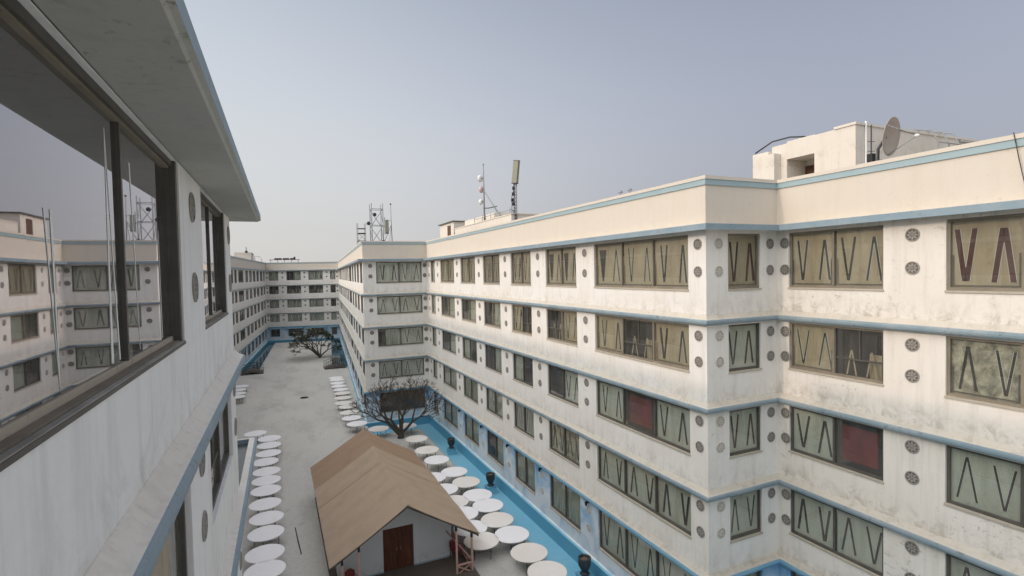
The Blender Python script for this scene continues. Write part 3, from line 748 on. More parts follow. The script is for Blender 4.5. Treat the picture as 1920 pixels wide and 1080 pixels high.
TMM = [(10.53, 47.54), (10.44, 43.41), (10.48, 40.24), (10.54, 37.75), (10.97, 34.88), (11.12, 32.8), (11.07, 30.53), (11.12, 28.89), (10.91, 26.96), (10.97, 25.09), (10.99, 23.07), (11.0, 21.2)][::-1]
TI = [(9.33, 34.55), (9.44, 32.32), (9.46, 30.29), (9.41, 28.54), (9.24, 26.71), (9.29, 25.19)][::-1]
rt_ = random.Random(11)
def jr(): return rt_.uniform(-.5, .5)
for i, (x, y) in enumerate(TL):
    x += .13
    lb = f'white round table, {ORD[i]} from the viewer in the row along the near left wall'
    if i == 12: lb = 'white round table standing apart beyond the glazed frame, last of the left row'
    table(x*K, y*K, lb, 'round tables along the left wall', False, jr())
for i, (x, y) in enumerate(TLF):
    table(x*K, y*K, f'small looking round table far off at the left wall before the bridge, {ORD[i]} of four', 'round tables by the far left wing', False, jr())
for i, (x, y) in enumerate(TR):
    table(x*K, y*K, f'round table beside the far right wing beyond the hut, {ORD[i]} counting away from the hut', 'round tables along the far right wing', i in (2, 3, 4, 5, 6), jr())
for i, (x, y) in enumerate(TMM):
    o_ = i in (0, 1, 3, 6, 9, 10)
    lb = f'{"stained" if o_ else "white"} round table at the pool edge, {ORD[i]} from the viewer in that row'
    if i == 11: lb = 'white round table partly hidden behind the trunk of the bare tree'
    table(x*K, y*K, lb, 'round tables along the pool', o_, jr())
for i, (x, y) in enumerate(TI):
    table(x*K, y*K, f'round table tucked partly under the right eave of the hut, {ORD[i]} from the viewer', 'round tables beside the hut', i in (0, 3), jr())
table(8.1*K, 47.87*K, 'pinkish stained round table just behind the ridge end of the hut', 'round tables along the pool', True, .3)

# ------------------------------------------------------------------ urns in the pool
def urn(x, y, label):
    t = thing('planter', label, 'planter', (x, y, -15.3), 0, 'black urns standing in the pool')
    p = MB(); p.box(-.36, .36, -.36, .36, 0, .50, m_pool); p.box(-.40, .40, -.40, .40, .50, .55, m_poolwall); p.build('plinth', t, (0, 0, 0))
    u = MB(); u.lathe([(.26, .55), (.28, .60), (.20, .68), (.16, .72), (.25, .86), (.34, 1.04), (.37, 1.20), (.35, 1.34), (.36, 1.40), (.37, 1.47), (.35, 1.50), (.28, 1.50), (.27, 1.40), (.26, 1.34)], m_urn, n=28)
    u.build('urn', t, (0, 0, 0))
    s = MB(); s.lathe([(.262, 1.34), (.255, 1.385), (.1, 1.41)], m_soil, n=20); s.build('soil', t, (0, 0, 0))
    t.scale = (.88, .88, .88)
urn(13.2, 42.6, 'black urn on a blue plinth in the pool, farthest of the three')
urn(13.25, 33.8, 'black urn on a blue plinth in the pool beside the middle tables')
urn(13.35, 21.75, 'black urn in the pool nearest the viewer, its open rim showing soil')

# ------------------------------------------------------------------ hut
hx, hy0, hy1, zr, ze = 5.27, 24.0, 37.5, -10.7, -12.8; hw = 3.5
hut = thing('hut', 'grey rendered hut with a big tan gabled canvas roof and dark red doors', 'hut', (hx, 25.85, G)); hut['_o'] = (hx, 25.85, G)
hb = MB(); f0, f1, zf = 25.85, 36.6, G+.12
hl, hr_ = hx-2.95, hx+2.62
zt = lambda x: zr-.16-(abs(x-hx))*(zr-ze)/hw
dx0, dx1, dz1 = 4.42, 5.92, zf+2.1
front = [(hl, zf), (dx0, zf), (dx0, dz1), (dx1, dz1), (dx1, zf), (hr_, zf), (hr_, zt(hr_)), (hx, zt(hx)), (hl, zt(hl))]
hb.face([(x, f0, z) for x, z in front], m_hutwall)
hb.face([(hr_, f1, zf), (hl, f1, zf), (hl, f1, zt(hl)), (hx, f1, zt(hx)), (hr_, f1, zt(hr_))], m_hutwall)
hb.face([(hr_, f0, zf), (hr_, f1, zf), (hr_, f1, zt(hr_)), (hr_, f0, zt(hr_))], m_hutwall)
hb.face([(hl, f1, zf), (hl, f0, zf), (hl, f0, zt(hl)), (hl, f1, zt(hl))], m_hutwall)
hb.face([(dx0, f0, zf), (dx0, f0+.12, zf), (dx0, f0+.12, dz1), (dx0, f0, dz1)], m_hutwall)
hb.face([(dx1, f0, dz1), (dx1, f0+.12, dz1), (dx1, f0+.12, zf), (dx1, f0, zf)], m_hutwall)
hb.box(hl, dx0, f0-.05, f0-.003, zf, zf+.06, m_bluestripe); hb.box(dx1, hr_, f0-.05, f0-.003, zf, zf+.06, m_bluestripe)
hb.build('wall', hut)
dk = MB(); dk.box(hx-3.3, hx+3.3, 22.4, f1+.2, G-.02, zf, m_deck); dk.box(hx-1.2, hx+1.2, 22.0, 22.39, G-.02, G+.06, m_deck); dk.build('deck', hut)
for k, (a, b) in enumerate(((dx0+.02, (dx0+dx1)/2-.008), ((dx0+dx1)/2+.008, dx1-.02))):
    db = MB(); db.box(a, b, f0+.05, f0+.09, zf+.01, dz1-.01, m_wood)
    pw = (b-a)
    for z0, z1 in ((.12, .75), (.85, 1.35), (1.45, 1.98)): db.box(a+.12, b-.12, f0+.035, f0+.0495, zf+z0, zf+z1, m_wood)
    for x in (a+.03, b-.03): db.box(x-.03, x+.03, f0+.03, f0+.0495, zf+.01, dz1-.01, m_wood)
    d = db.build('door', hut)
    hn = MB(); x = b-.09 if k == 0 else a+.09; hn.tube([(x, f0+.028, zf+.95), (x, f0-.01, zf+.95), (x, f0-.01, zf+1.10), (x, f0+.028, zf+1.10)], .012, m_galv, 6); hn.build('handle', d, (0, 0, 0))
def sheet(y0, y1, m, lift, parent):
    mb = MB(); n = 14; T = .035
    for s in (-1, 1):
        prev = None
        for j in range(n+1):
            y = y0+(y1-y0)*j/n
            sag = .03*math.sin(j*1.7)
            row = [Vector((hx+s*hw*q, y, zr+lift-(zr-ze)*q-(.05*math.sin(math.pi*q))+(sag*q if 0 < j < n else 0))) for q in (0, .25, .5, .75, 1)]
            if prev:
                for a in range(4):
                    quad = [prev[a], prev[a+1], row[a+1], row[a]]
                    mb.face(quad if s < 0 else quad[::-1], m, True)
                    low = [p-Vector((0, 0, T)) for p in quad]; mb.face(low[::-1] if s < 0 else low, m, True)
                q2 = [prev[4], prev[4]-Vector((0, 0, T)), row[4]-Vector((0, 0, T)), row[4]]; mb.face(q2, m)
            else:
                for a in range(4): mb.face([row[a], row[a+1], row[a+1]-Vector((0, 0, T)), row[a]-Vector((0, 0, T))], m)
            prev = row
        for a in range(4): mb.face([prev[a], prev[a+1], prev[a+1]-Vector((0, 0, T)), prev[a]-Vector((0, 0, T))], m)
    return mb.build('roof', parent)
r1 = sheet(hy0, 33.4, m_tarp, .03, hut); r1['label'] = 'tan front canvas'
r2 = sheet(33.0, hy1, m_tarp2, 0, hut); r2['label'] = 'darker brown rear canvas'
rc = MB()
for a, b, m in ((hy0-.02, 33.4, m_tarp), (33.42, hy1+.02, m_tarp2)):
    lf = .055 if m is m_tarp else .02
    for sgn in (-1, 1):
        q = [(hx, a, zr+lf), (hx+sgn*.16, a, zr+lf-.10), (hx+sgn*.16, b, zr+lf-.10), (hx, b, zr+lf)]
        rc.face(q if sgn > 0 else q[::-1], m)
rc.build('ridge_cap', hut)
for y in (27.1, 30.5):
    for sgn in (-1, 1):
        lf = .05 if y < 33 else .02
        sm_ = MB(); pts = [(hx+sgn*hw*q, y, zr+lf-.016-(zr-ze)*q-.05*math.sin(math.pi*q)) for q in (.04, .25, .5, .75, .99)]
        sm_.tube(pts, .008, m_tarp if y < 33 else m_tarp2, 5); sm_.build('seam', hut)
rfm = MB()
for y in (hy0+.1, 28, 32, 36, hy1-.1):
    for s in (-1, 1): rfm.bar((hx, y, zr-.10), (hx+s*hw*.99, y, ze-.08), .06, .08, m_frame)
for s in (-1, 1): rfm.bar((hx+s*hw*.98, hy0+.03, ze-.09), (hx+s*hw*.98, hy1-.03, ze-.09), .05, .07, m_steel)
rfm.bar((hx, hy0+.05, zr-.11), (hx, hy1-.05, zr-.11), .06, .08, m_frame); rfm.build('roof_frame', hut)
for x, y in ((2.32, 24.15), (3.05, 24.15), (7.62, 24.15), (8.40, 24.15), (8.40, 28), (8.40, 32), (8.40, 36.8), (2.1, 28), (2.1, 32), (2.1, 36.8)):
    p = MB(); zt_ = zr-.14-abs(x-hx)*(zr-ze)/hw; p.box(x-.045, x+.045, y-.045, y+.045, G, zt_-.22, m_pink); p.box(x-.05, x+.05, y-.05, y+.05, zt_-.22, zt_-.01, m_iron); p.build('post', hut)
for y in (24.15, 24.23):
    pass
rl = MB()
rl.bar((7.665, 24.15, G+.52), (8.355, 24.15, G+.52), .06, .08, m_pink)
rl.bar((7.665, 24.16, G+.06), (8.355, 24.16, G+.47), .05, .05, m_pink); rl.bar((7.665, 24.13, G+.47), (8.355, 24.13, G+.06), .05, .05, m_pink)
rl.bar((8.40, 24.2, G+.52), (8.40, 27.95, G+.52), .06, .08, m_pink); rl.bar((7.6, 25.8, G+1.5), (8.40, 24.2, G+.62), .05, .05, m_pink)
for k in range(2):
    y0, y1 = 24.2+1.9*k, 26.05+1.9*k
    rl.bar((8.40, y0, G+.06), (8.40, y1, G+.47), .05, .05, m_pink); rl.bar((8.43, y0, G+.47), (8.43, y1, G+.06), .05, .05, m_pink)
rl.build('railing', hut)
# plastic chairs
def chair(x, y, z, rz, label):
    t = thing('chair', label, 'chair', (x, y, z), rz, 'maroon chairs at the hut')
    for sx in (-.19, .19):
        for sy in (-.19, .19):
            l = MB(); l.tube([(sx*1.15, sy*1.15, 0), (sx, sy, .42)], [.018, .024], m_chair, 8); l.build('leg', t, (0, 0, 0))
    s = MB()
    for i in range(6):
        for j in range(6):
            def P(a, b): u, v = -1+a/3, -1+b/3; return (u*.23*(1-.06*v*v), v*.23, .43-.02*(1-u*u)*(1-v*v))
            s.face([P(i, j), P(i+1, j), P(i+1, j+1), P(i, j+1)], m_chair, True)
    s.box(-.225, .225, -.215, .215, .395, .408, m_chair); s.build('seat', t, (0, 0, 0))
    b = MB(); n = 8
    def Pb(a, c, off): u = -1+2*a/n; v = c/6; return (u*(.21+.03*v-.10*max(0, v-.8)*abs(u)*4), .21+.06*v+.05*(1-u*u)+off, .43+.46*v-(.06*u*u if c == 6 else 0))
    for i in range(n):
        for j in range(6):
            b.face([Pb(i, j, 0), Pb(i+1, j, 0), Pb(i+1, j+1, 0), Pb(i, j+1, 0)], m_chair, True)
            b.face([Pb(i, j+1, .015), Pb(i+1, j+1, .015), Pb(i+1, j, .015), Pb(i, j, .015)], m_chair, True)
    b.build('backrest', t, (0, 0, 0))
    for s_ in (-1, 1):
        a = MB(); a.tube([(s_*.22, -.17, .42), (s_*.25, -.17, .60), (s_*.25, -.1, .64), (s_*.24, .22, .64)], .018, m_chair, 8); a.build('armrest', t, (0, 0, 0))
chair(8.05, 25.6, zf, .4, 'maroon plastic chair behind the pink railing at the right of the hut')
chair(2.78, 25.0, zf, .1, 'maroon plastic chair between the pink posts left of the hut doors')

# ------------------------------------------------------------------ trees
def grow(mb, p, d, r, L, depth, rnd, tips, m, spread, upw, minr=.012, kids=(2, 3), shrink=.74, sides=7):
    n = 4; pts = [p]; rs = [r]; q = p.copy(); dd = d.copy()
    for i in range(n):
        dd = (dd+Vector((rnd.uniform(-1, 1), rnd.uniform(-1, 1), rnd.uniform(-.6, .9)))*.16+Vector((0, 0, upw))).normalized()
        q = q+dd*L/n; pts.append(q.copy()); rs.append(r*(1-.28*(i+1)/n))
    mb.tube(pts, rs, m, max(4, sides), cap=depth == 0)
    if depth == 0: tips.append((q, dd)); return
    k = rnd.randint(*kids); a0 = rnd.uniform(0, 6.28); x = dd.orthogonal().normalized(); y = dd.cross(x)
    for i in range(k):
        a = a0+6.283*i/k+rnd.uniform(-.4, .4); s = spread*rnd.uniform(.7, 1.25)
        nd = (dd*math.cos(s)+(x*math.cos(a)+y*math.sin(a))*math.sin(s)).normalized()
        grow(mb, q, nd, max(minr, rs[-1]*.80), L*shrink*rnd.uniform(.8, 1.15), depth-1, rnd, tips, m, spread, upw, minr, kids, shrink, sides-1)
# bare frangipani by the pool
rb = random.Random(21)
bt = thing('bare_tree', 'leafless grey tree with a dense web of twigs beside the pool behind the hut', 'tree', (9.9, 47.1, G))
tb, tips = MB(), []
for ang, tilt, L, r in ((2.9, .80, 2.0, .18), (1.2, .55, 2.0, .17), (-.1, .75, 1.9, .15), (4.6, .6, 1.9, .15), (3.5, .35, 2.1, .15)):
    d = Vector((math.cos(ang)*math.sin(tilt), math.sin(ang)*math.sin(tilt), math.cos(tilt)))
    crown = MB()
    grow(crown, Vector((0, 0, .25)), d, r, L*.80, 6, rb, tips, m_bark_d, .56, .015, .019, (2, 3), .735, 8)
    crown.build('limb', bt, (0, 0, 0))
tk = MB(); tk.tube([(0, 0, -.05), (.02, 0, .15), (0, .02, .42)], [.34, .28, .24], m_bark_d, 12); tk.build('trunk', bt, (0, 0, 0))
# leafy frangipani
rg = random.Random(5)
lt = thing('leafy_tree', 'dark leafy tree with a few yellow blossoms on the terrace before the far block', 'tree', (7.0, 100.3, G))
tips = []
tk = MB()
for ang, tilt, L, r in ((3.1, 1.05, 2.7, .18), (2.2, .75, 2.4, .16), (.3, .75, 1.9, .16), (4.1, .95, 2.3, .15), (3.3, .5, 2.3, .15), (1.2, .35, 2.0, .14)):
    d = Vector((math.cos(ang)*math.sin(tilt), math.sin(ang)*math.sin(tilt), math.cos(tilt)))
    grow(tk, Vector((0, 0, .3)), d, r, L, 4, rg, tips, m_bark_d, .60, -.01, .03, (2, 3), .70, 7)
tk.tube([(0, 0, -.05), (0, 0, .5)], [.33, .25], m_bark_d, 10); tk.build('trunk', lt, (0, 0, 0))
lv = MB()
for p, d in tips:
    for c in range(2 if rg.random() < .6 else 1):
        cc = p+Vector((rg.uniform(-.2, .2), rg.uniform(-.2, .2), rg.uniform(-.15, .15)))
        for i in range(11):
            a = rg.uniform(0, 6.28); e = rg.uniform(-.5, .9); L = rg.uniform(.26, .48); w = .085
            ax = Vector((math.cos(a)*math.cos(e), math.sin(a)*math.cos(e), math.sin(e))); sd = ax.cross(Vector((0, 0, 1))).normalized()*w
            ml = m_leaf if rg.random() < .72 else m_leaf2
            lv.face([cc, cc+ax*L*.55+sd, cc+ax*L-Vector((0, 0, .05)), cc+ax*L*.55-sd], ml)
    if rg.random() < .09:
        for i in range(7):
            a = rg.uniform(0, 6.28); q = p+Vector((math.cos(a)*.15, math.sin(a)*.15, .18)); lv.face([p+Vector((0, 0, .15)), q+Vector((.06, 0, .05)), q+Vector((0, .06, .08))], m_flower)
lv.build('crown', lt, (0, 0, 0)); lt.scale = (.9, .9, .9)
# dry shrub by the right bridge
rs_ = random.Random(9)
sh = thing('dry_shrub', 'brown dried shrub beside the right footbridge railing', 'shrub', (8.6, 90.0, G))
sb, tips = MB(), []
for k in range(9):
    a = k*.7; grow(sb, Vector((0, 0, -.3)), Vector((math.cos(a)*.5, math.sin(a)*.5, .9)).normalized(), .03, .7, 3, rs_, tips, m_bark, .5, .02, .012, (2, 3), .75, 5)
sb.build('stems', sh, (0, 0, 0))

# ------------------------------------------------------------------ footbridges
def bridge(name, label, x0, x1, y0, y1):
    t = thing('footbridge', label, 'footbridge', ((x0+x1)/2, (y0+y1)/2, G), 0, 'small railed footbridges over the pool'); w, L = x1-x0, y1-y0
    d = MB(); n = 10
    hgt = lambda u: .45*math.sin(math.pi*u)
    for k in range(n):
        a, b = k/n, (k+1)/n
        za, zb = hgt(a), hgt(b); xa, xb = -w/2+w*a, -w/2+w*b
        for s in ((za+.02, zb+.02, 1), (za-.16, zb-.16, -1)):
            q = [(xa, -L/2, s[0]), (xb, -L/2, s[1]), (xb, L/2, s[1]), (xa, L/2, s[0])]; d.face(q if s[2] > 0 else q[::-1], m_deck)
        for yy in (-L/2, L/2): d.face([(xa, yy, za-.16), (xb, yy, zb-.16), (xb, yy, zb+.02), (xa, yy, za+.02)], m_deck)
    d.build('deck', t, (0, 0, 0))
    for yy in (-L/2+.05, L/2-.05):
        r = MB(); pts = [(-w/2+w*k/12, yy, hgt(k/12)+.95) for k in range(13)]; r.tube(pts, .035, m_iron, 6); r.tube([(x, y, z-.8) for x, y, z in pts], .025, m_iron, 6)
        for k in range(13): r.bar((pts[k][0], yy, hgt(k/12)), (pts[k][0], yy, hgt(k/12)+.95), .035, .035, m_iron)
        r.build('railing', t, (0, 0, 0))
bridge('footbridge', 'dark railed footbridge over the pool at the left, before the far left wing', -5.1, -2.0, 88.6, 91.6)
bridge('footbridge', 'dark railed footbridge at the right edge of the terrace near the leafy tree', 6.7, 10.0, 87.2, 89.4)

# ------------------------------------------------------------------ rooftops
ph = thing('penthouse', 'white box penthouse on the near right roof with a recessed porch', 'rooftop building', (22, 16.5, 1.62)); ph['_o'] = (22, 16.5, 1.62)
p = MB()
p.box(22.0, 34, 14.1, 15.92, 1.62, 5.77, m_pent); p.box(22.004, 34, 15.92, 17.3, 4.98, 5.80, m_pent); p.box(23.3, 34, 15.921, 17.299, 1.62, 4.979, m_pent)
p.box(22.0, 34, 17.3, 18.1, 1.62, 5.72, m_pent); p.box(21.75, 26, 18.1, 19.0, 1.62, 5.5, m_pent); p.box(21.55, 24.5, 17.62, 18.75, 1.62, 5.3, m_pent)
p.box(21.95, 34.05, 14.05, 15.0, 5.77, 5.87, m_pent); p.box(34.0, 41, 14.5, 22, 1.62, 5.35, m_pent)
p.build('wall', ph)
d = MB(); d.box(23.24, 23.297, 16.72, 17.28, 1.7, 4.72, m_door); d.build('door', ph)
for pts, r, m in [([(22.6, 14.06, 1.7), (22.6, 14.06, 5.95)], .04, m_white), ([(31.3, 13.6, 1.7), (31.3, 13.7, 5.3), (31.1, 13.9, 5.62), (29.5, 14.0, 5.66)], .06, m_galv), ([(31.7, 13.6, 1.7), (31.7, 13.7, 5.3)], .06, m_white),
                  ([(33.2, 13.6, 1.7), (33.2, 13.7, 4.9), (32.8, 13.8, 5.25), (32.2, 13.9, 5.3)], .06, m_steel), ([(21.7, 18.8, 5.55), (21.9, 18.0, 5.95), (22.1, 17.2, 6.0), (22.2, 16.5, 5.86)], .035, m_steel)]:
    q = MB(); q.tube(pts, r, m, 6); q.build('pipe', ph)
q = MB()
for k, x in enumerate((26.2, 27.0, 27.8)): q.tube([(x, 13.2, 1.7), (x, 13.25, 5.2), (x, 13.5, 5.75), (x, 14.2, 5.95)], .03, m_galv, 6)
for k in range(5): q.tube([(26.2, 13.25, 2.2+k*.75), (27.8, 13.25, 2.2+k*.75)], .025, m_galv, 6)
q.build('ladder_cage', ph)
ds = thing('satellite_dish', 'large beige satellite dish on a tripod behind the near right parapet', 'satellite dish', (20, 11.75, 1.62))
nrm = Vector((.16, -.93, -.16)).normalized(); T = Matrix.Translation((0, 0, 2.9)) @ nrm.to_track_quat('Z', 'Y').to_matrix().to_4x4()
b = MB(); n = 32; prof = [(.02, .0), (.26, .025), (.47, .085), (.67, .17), (.68, .185), (.66, .193), (.47, .108), (.26, .048), (.02, .022)]
b.lathe(prof, m_dish, T=T, n=n); b.build('reflector', ds, (0, 0, 0))
s_ = MB(); tip = T @ Vector((0, 0, .95))
for k in range(3):
    a = k*2.094+.5; s_.tube([T @ Vector((.64*math.cos(a), .64*math.sin(a), .17)), tip], .014, m_galv, 6)
s_.lathe([(.05, 0), (.06, .12), (.03, .16)], m_white, T=T @ Matrix.Translation((0, 0, .86)), n=10); s_.build('feed_horn', ds, (0, 0, 0))
l_ = MB(); l_.tube([(-.1, .25, 0), (-.1, .2, 2.5), (0, 0, 2.9)], .05, m_steel, 8)
for a, c in ((-.8, .5), (.6, .9), (-.2, -.5)): l_.tube([(a, c, 0), (-.1, .22, 1.9)], .03, m_steel, 6)
l_.box(-.2, .0, .05, .2, 1.6, 2.1, m_steel); l_.build('stand', ds, (0, 0, 0))
an = thing('aerial', 'thin dark aerial with stubby arms standing left of the dish', 'antenna', (20, 12.25, 1.62))
a_ = MB(); a_.tube([(0, 0, 0), (0, 0, 3.45)], .022, m_steel, 6)
for z in (2.2, 2.5, 2.85): a_.tube([(-.12, .05, z), (.12, -.05, z)], .012, m_steel, 5)
a_.tube([(0, .5, 1.9), (0, -.3, 2.05)], .014, m_steel, 5); a_.build('mast', an, (0, 0, 0))
a_ = MB(); a_.box(-.1, .1, -.1, .1, 2.1, 2.4, m_iron); a_.build('junction_box', an, (0, 0, 0))

rb2 = thing('stair_house', 'low cream rooftop block behind the right parapet carrying the antenna masts', 'rooftop building', (23, 55, 1.62)); rb2['_o'] = (23, 55, 1.62)
p = MB(); p.box(21, 27, 46.5, 63.9, 1.62, 5.55, m_pent); p.box(21.5, 27, 52, 61.5, 5.55, 6.35, m_pent); p.box(20.95, 27.05, 46.4, 63.9, 5.55, 5.65, m_para); p.build('wall', rb2)
p = MB(); p.box(21, 24, 64.4, 70.4, 1.62, 6.55, m_pent); p.box(20.8, 24.2, 64.2, 70.7, 6.55, 6.68, m_frame); p.build('lobby', rb2)
p = MB(); p.box(20.95, 20.997, 65.6, 66.9, 1.7, 6.2, m_door); p.build('door', rb2)
p = MB()
for y in (47, 49.5, 52, 54.5, 57): p.tube([(21.1, y, 5.6), (21.1, y, 6.3)], .03, m_galv, 6)
p.tube([(21.1, 46.6, 6.05), (21.1, 57, 6.05)], .025, m_galv, 6); p.build('handrail', rb2)
def pole_mast():
    t = thing('antenna_mast', 'slim guyed pole mast with white drum antennas on the cream roof block', 'antenna mast', (21.4, 54.6, 5.65))
    p = MB(); p.tube([(0, 0, 0), (0, 0, 3.6), (0, 0, 6.3)], [.10, .075, .05], m_galv, 8); p.tube([(0, .12, 6.2), (0, -.12, 6.3)], .05, m_steel, 6); p.build('pole', t, (0, 0, 0))
    for y, z, r, m in ((.55, 4.8, .40, m_white), (.30, 3.55, .36, m_pinkish), (.50, 2.2, .32, m_white)):
        d = MB(); TT = Matrix.Translation((-.1, y-.1, z)) @ Vector((-.5, .8, .0)).to_track_quat('Z', 'Y').to_matrix().to_4x4()
        d.lathe([(.1, -.1), (r*.7, -.06), (r, .05), (r, .22), (r*.9, .26)], m, T=TT, n=20); d.tube([(0, 0, z), (-.06, y-.2, z)], .05, m_steel, 6); d.build('drum_antenna', t, (0, 0, 0))
    s = MB()
    for e in ((.3, -4.2, 0), (.9, -2.7, 0)): s.tube([(0, 0, 3.4), e], .04, m_galv, 6)
    s.tube([(0, .3, 1.5), (.1, -1.0, 1.35), (.5, -2.4, 1.4)], .05, m_steel, 6); s.build('stay', t, (0, 0, 0))
pole_mast()
def panel_mast():
    t = thing('antenna_mast', 'lattice mast topped by a long khaki panel antenna on the cream roof block', 'antenna mast', (21.4, 46.4, 5.0))
    p = MB(); H = 3.9
    for k in range(3):
        a = k*2.094; p.tube([(.16*math.cos(a), .16*math.sin(a), -1), (.14*math.cos(a), .14*math.sin(a), H)], .03, m_steel, 6)
    for j in range(14):
        z = -.6+j*.32
        for k in range(3):
            a, b = k*2.094, (k+1)*2.094; p.tube([(.15*math.cos(a), .15*math.sin(a), z), (.15*math.cos(b), .15*math.sin(b), z+.32)], .014, m_steel, 4)
    p.tube([(0, 0, H-.5), (0, 0, 5.6)], .05, m_steel, 6); p.build('lattice', t, (0, 0, 0))
    q = MB(); TT = Matrix.Translation((-.05, -.40, 4.55)) @ Matrix.Rotation(.5, 4, 'Z') @ Matrix.Rotation(.13, 4, 'X')
    q.box(-.16, .16, -.28, .28, -1.05, 1.05, m_panelant, TT); q.box(-.18, .18, -.30, .30, -1.12, -1.05, m_iron, TT); q.box(-.18, .18, -.30, .30, 1.05, 1.08, m_iron, TT); q.build('panel_antenna', t, (0, 0, 0))
    s = MB(); s.tube([(0, .05, 3.2), (.0, .75, 2.4), (0, .8, 1.0), (0, .8, .9)], .03, m_steel, 6); s.tube([(0, .8, 1.0), (0, 0, .95)], .035, m_steel, 6); s.tube([(0, -.42, 3.4), (0, -.38, 2.7), (0, -.35, .4)], .03, m_galv, 6)
    for e in ((0, 2.1, -.2), (.2, .95, -.2)): s.tube([(0, .8, 1.0), e], .022, m_galv, 5)
    s.tube([(0, .5, .9), (0, .05, .2)], .035, m_steel, 6); s.build('stay', t, (0, 0, 0))
    for y, z in ((.42, 2.55), (.62, 2.0), (.4, 1.6), (.3, 3.1)):
        d = MB(); d.box(-.1, .1, y-.12, y+.12, z-.16, z+.16, m_iron); d.tube([(0, 0, z), (0, y-.1, z)], .025, m_steel, 5); d.build('radio_unit', t, (0, 0, 0))
panel_mast()
def tower():
    t = thing('lattice_tower', 'square lattice tower with cross braces on the far right roof', 'tower', (14.1, 80, 1.62)); H = 8.9; w = .82
    p = MB()
    for sx in (-1, 1):
        for sy in (-1, 1): p.tube([(sx*w, sy*w, 0), (sx*w, sy*w, H)], .06, m_galv, 6)
    zs = [.8, 3.2, 5.7, 8.1]
    for z0, z1 in zip(zs[:-1], zs[1:]):
        for sgn in (-1, 1):
            p.tube([(-w, sgn*w, z0), (w, sgn*w, z1)] if sgn < 0 else [(w, sgn*w, z0), (-w, sgn*w, z1)], .045, m_galv, 5)
            p.tube([(sgn*w, -w, z0), (sgn*w, w, z1)], .045, m_galv, 5)
    for z in zs:
        for sgn in (-1, 1): p.tube([(-w, sgn*w, z), (w, sgn*w, z)], .04, m_galv, 5); p.tube([(sgn*w, -w, z), (sgn*w, w, z)], .04, m_galv, 5)
    p.build('lattice', t, (0, 0, 0))
    for x, z in ((-1.35, 5.9), (-.45, 7.2), (-.5, 2.0)):
        d = MB(); d.lathe([(.08, -.08), (.26, 0), (.28, .16), (.1, .2)], m_steel, T=Matrix.Translation((x, -w-.2, z)) @ Matrix.Rotation(math.pi/2, 4, 'X'), n=14); d.tube([(x, -w-.1, z), (-w if x < -.8 else x, -w, z)], .04, m_steel, 5); d.build('drum_antenna', t, (0, 0, 0))
    d = MB(); d.box(1.15, 1.6, -w-.15, -w+.1, 4.6, 6.5, m_panelant); d.box(1.15, 1.6, -w-.16, -w+.11, 4.45, 4.59, m_iron); d.tube([(1.05, -w, 4.3), (1.05, -w, 6.9)], .04, m_steel, 6); d.tube([(w, -w, 5.5), (1.05, -w, 5.5)], .04, m_steel, 5); d.build('panel_antenna', t, (0, 0, 0))
    for x, z in ((.75, 3.3), (.55, 2.5), (.72, 1.9)):
        d = MB(); d.box(x-.14, x+.14, -w-.3, -w-.06, z-.2, z+.2, m_iron); d.build('radio_unit', t, (0, 0, 0))
tower()
wm = thing('whip_mast', 'thin whip mast with a round tip and a slanting stay beside the lattice tower', 'antenna mast', (16.3, 80, 1.62))
p = MB(); p.tube([(.15, 0, 0), (0, 0, 5), (-.05, 0, 8.9)], [.09, .06, .035], m_galv, 6); p.lathe([(.03, -.12), (.13, -.05), (.13, .06), (.03, .12)], m_steel, c=(-.05, 0, 8.95), n=12); p.build('pole', wm, (0, 0, 0))
p = MB(); p.tube([(0, 0, 5.9), (-1.5, 0, 2.4), (-1.9, 0, .2)], .05, m_galv, 5); p.tube([(-.35, 0, 0), (-.3, 0, 3.8), (.0, 0, 5.8)], .03, m_galv, 5); p.tube([(.05, 0, 3.1), (-.4, 0, 3.1)], .04, m_steel, 5); p.tube([(0, 0, 6.5), (-.8, 0, 6.5)], .025, m_galv, 5); p.build('stay', wm, (0, 0, 0))
sf = thing('tank_stand', 'short open steel stand at the roof edge left of the lattice tower', 'stand', (11.85, 80, 1.62))
p = MB()
for sx in (-.55, .55):
    for sy in (-.5, .5): p.tube([(sx, sy, 0), (sx, sy, 6.0)], .045, m_galv, 6)
for z in (3.4, 4.5, 5.2):
    for sy in (-.5, .5): p.tube([(-.55, sy, z), (.55, sy, z)], .045 if z != 4.5 else .07, m_steel, 5)
    for sx in (-.55, .55): p.tube([(sx, -.5, z), (sx, .5, z)], .04, m_steel, 5)
p.tube([(-.55, -.5, 3.4), (.55, -.5, 4.5)], .03, m_galv, 5); p.tube([(.55, -.5, 3.4), (-.55, -.5, 4.5)], .03, m_galv, 5); p.build('frame', sf, (0, 0, 0))
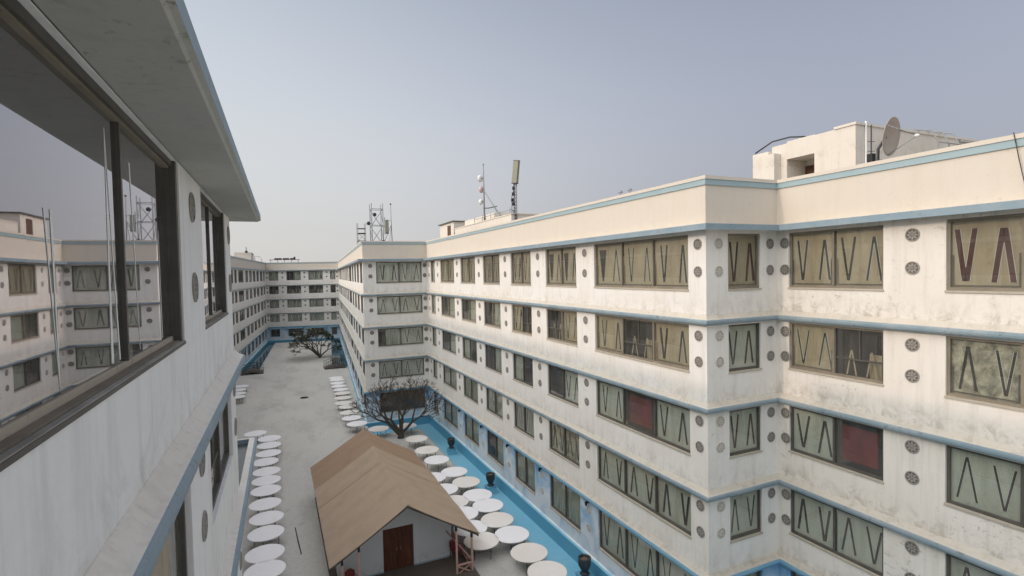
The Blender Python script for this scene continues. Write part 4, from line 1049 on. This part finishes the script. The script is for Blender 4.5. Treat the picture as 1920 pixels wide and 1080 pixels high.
# far roofs
fp = thing('rooftop_block', 'pale pinkish block on the roof of the far left wing', 'rooftop building', (-5.6, 125, 1.62)); p = MB(); p.box(-1.6, 1.4, -6, 9, 0, 3.45, m_pent); p.box(-1.7, 1.5, -2, 9.1, 3.45, 3.6, m_para); p.build('wall', fp, (0, 0, 0))
p = MB(); p.tube([(.6, -6.5, 3.3), (.6, -6.5, 4.5)], .07, m_steel, 6); p.lathe([(.05, 0), (.28, .1), (.28, .35), (.05, .45)], m_steel, c=(.6, -6.5, 3.35), n=12); p.build('vent_pipe', fp, (0, 0, 0))
cg = thing('roof_cage', 'thin bent pipe rail at the roof corner of the far left wing', 'railing', (-3.3, 131, 1.62)); p = MB()
for y in (0, 1.6): p.tube([(-.6, y, 0), (-.6, y, 3.2), (.4, y, 3.0), (.8, y, 2.4), (.9, y, 0)], .04, m_galv, 5)
p.build('rail', cg, (0, 0, 0))
rk2 = thing('solar_rack', 'low dark rack of panels along the roof of the far end block', 'solar panels', (2.3, 136, 1.62)); p = MB()
p.box(-3.3, 3.3, -.5, .6, 2.36, 2.46, m_steel)
for x in (-3, -1.5, 0, 1.5, 3): p.tube([(x, 0, 0), (x, 0, 2.4)], .06, m_galv, 6)
p.build('rack', rk2, (0, 0, 0))
for x0, x1 in ((-2.2, -.6), (-.4, 1.0), (1.2, 2.0)):
    q = MB(); q.box(x0, x1, -.45, .5, 2.5, 2.78, m_iron); q.build('panel', rk2, (0, 0, 0))
q = MB(); q.box(2.0, 2.4, -.2, .2, 2.46, 3.1, m_steel); q.build('control_box', rk2, (0, 0, 0))
for k, (y, lb) in enumerate(((28.9, 'short vent pipe on the right roof, the left one of a pair'), (27.9, 'short vent pipe on the right roof, the right one of a pair'))):
    v = MB(); v.tube([(0, 0, 0), (0, 0, 3.6)], .05, m_galv, 6); v.tube([(-.1, .1, 3.45), (.1, -.1, 3.5)], .05, m_galv, 6); o = tag(v.build('vent_pipe'), lb, 'pipe', 'vent pipes on the right roof'); o.location = (21, y, 1.62)
cb = MB(); cb.tube([(17.72, 7.25, 3.36), (17.70, 7.20, 3.1), (17.70, 7.12, 2.6), (17.72, 7.0, 1.9), (17.7, 6.9, 1.62)], .012, m_steel, 5)
tag(cb.build('cable'), 'thin dark cable hanging down the near right parapet at the picture edge', 'cable')
for o in bpy.data.objects:
    if '_o' in o: del o['_o']
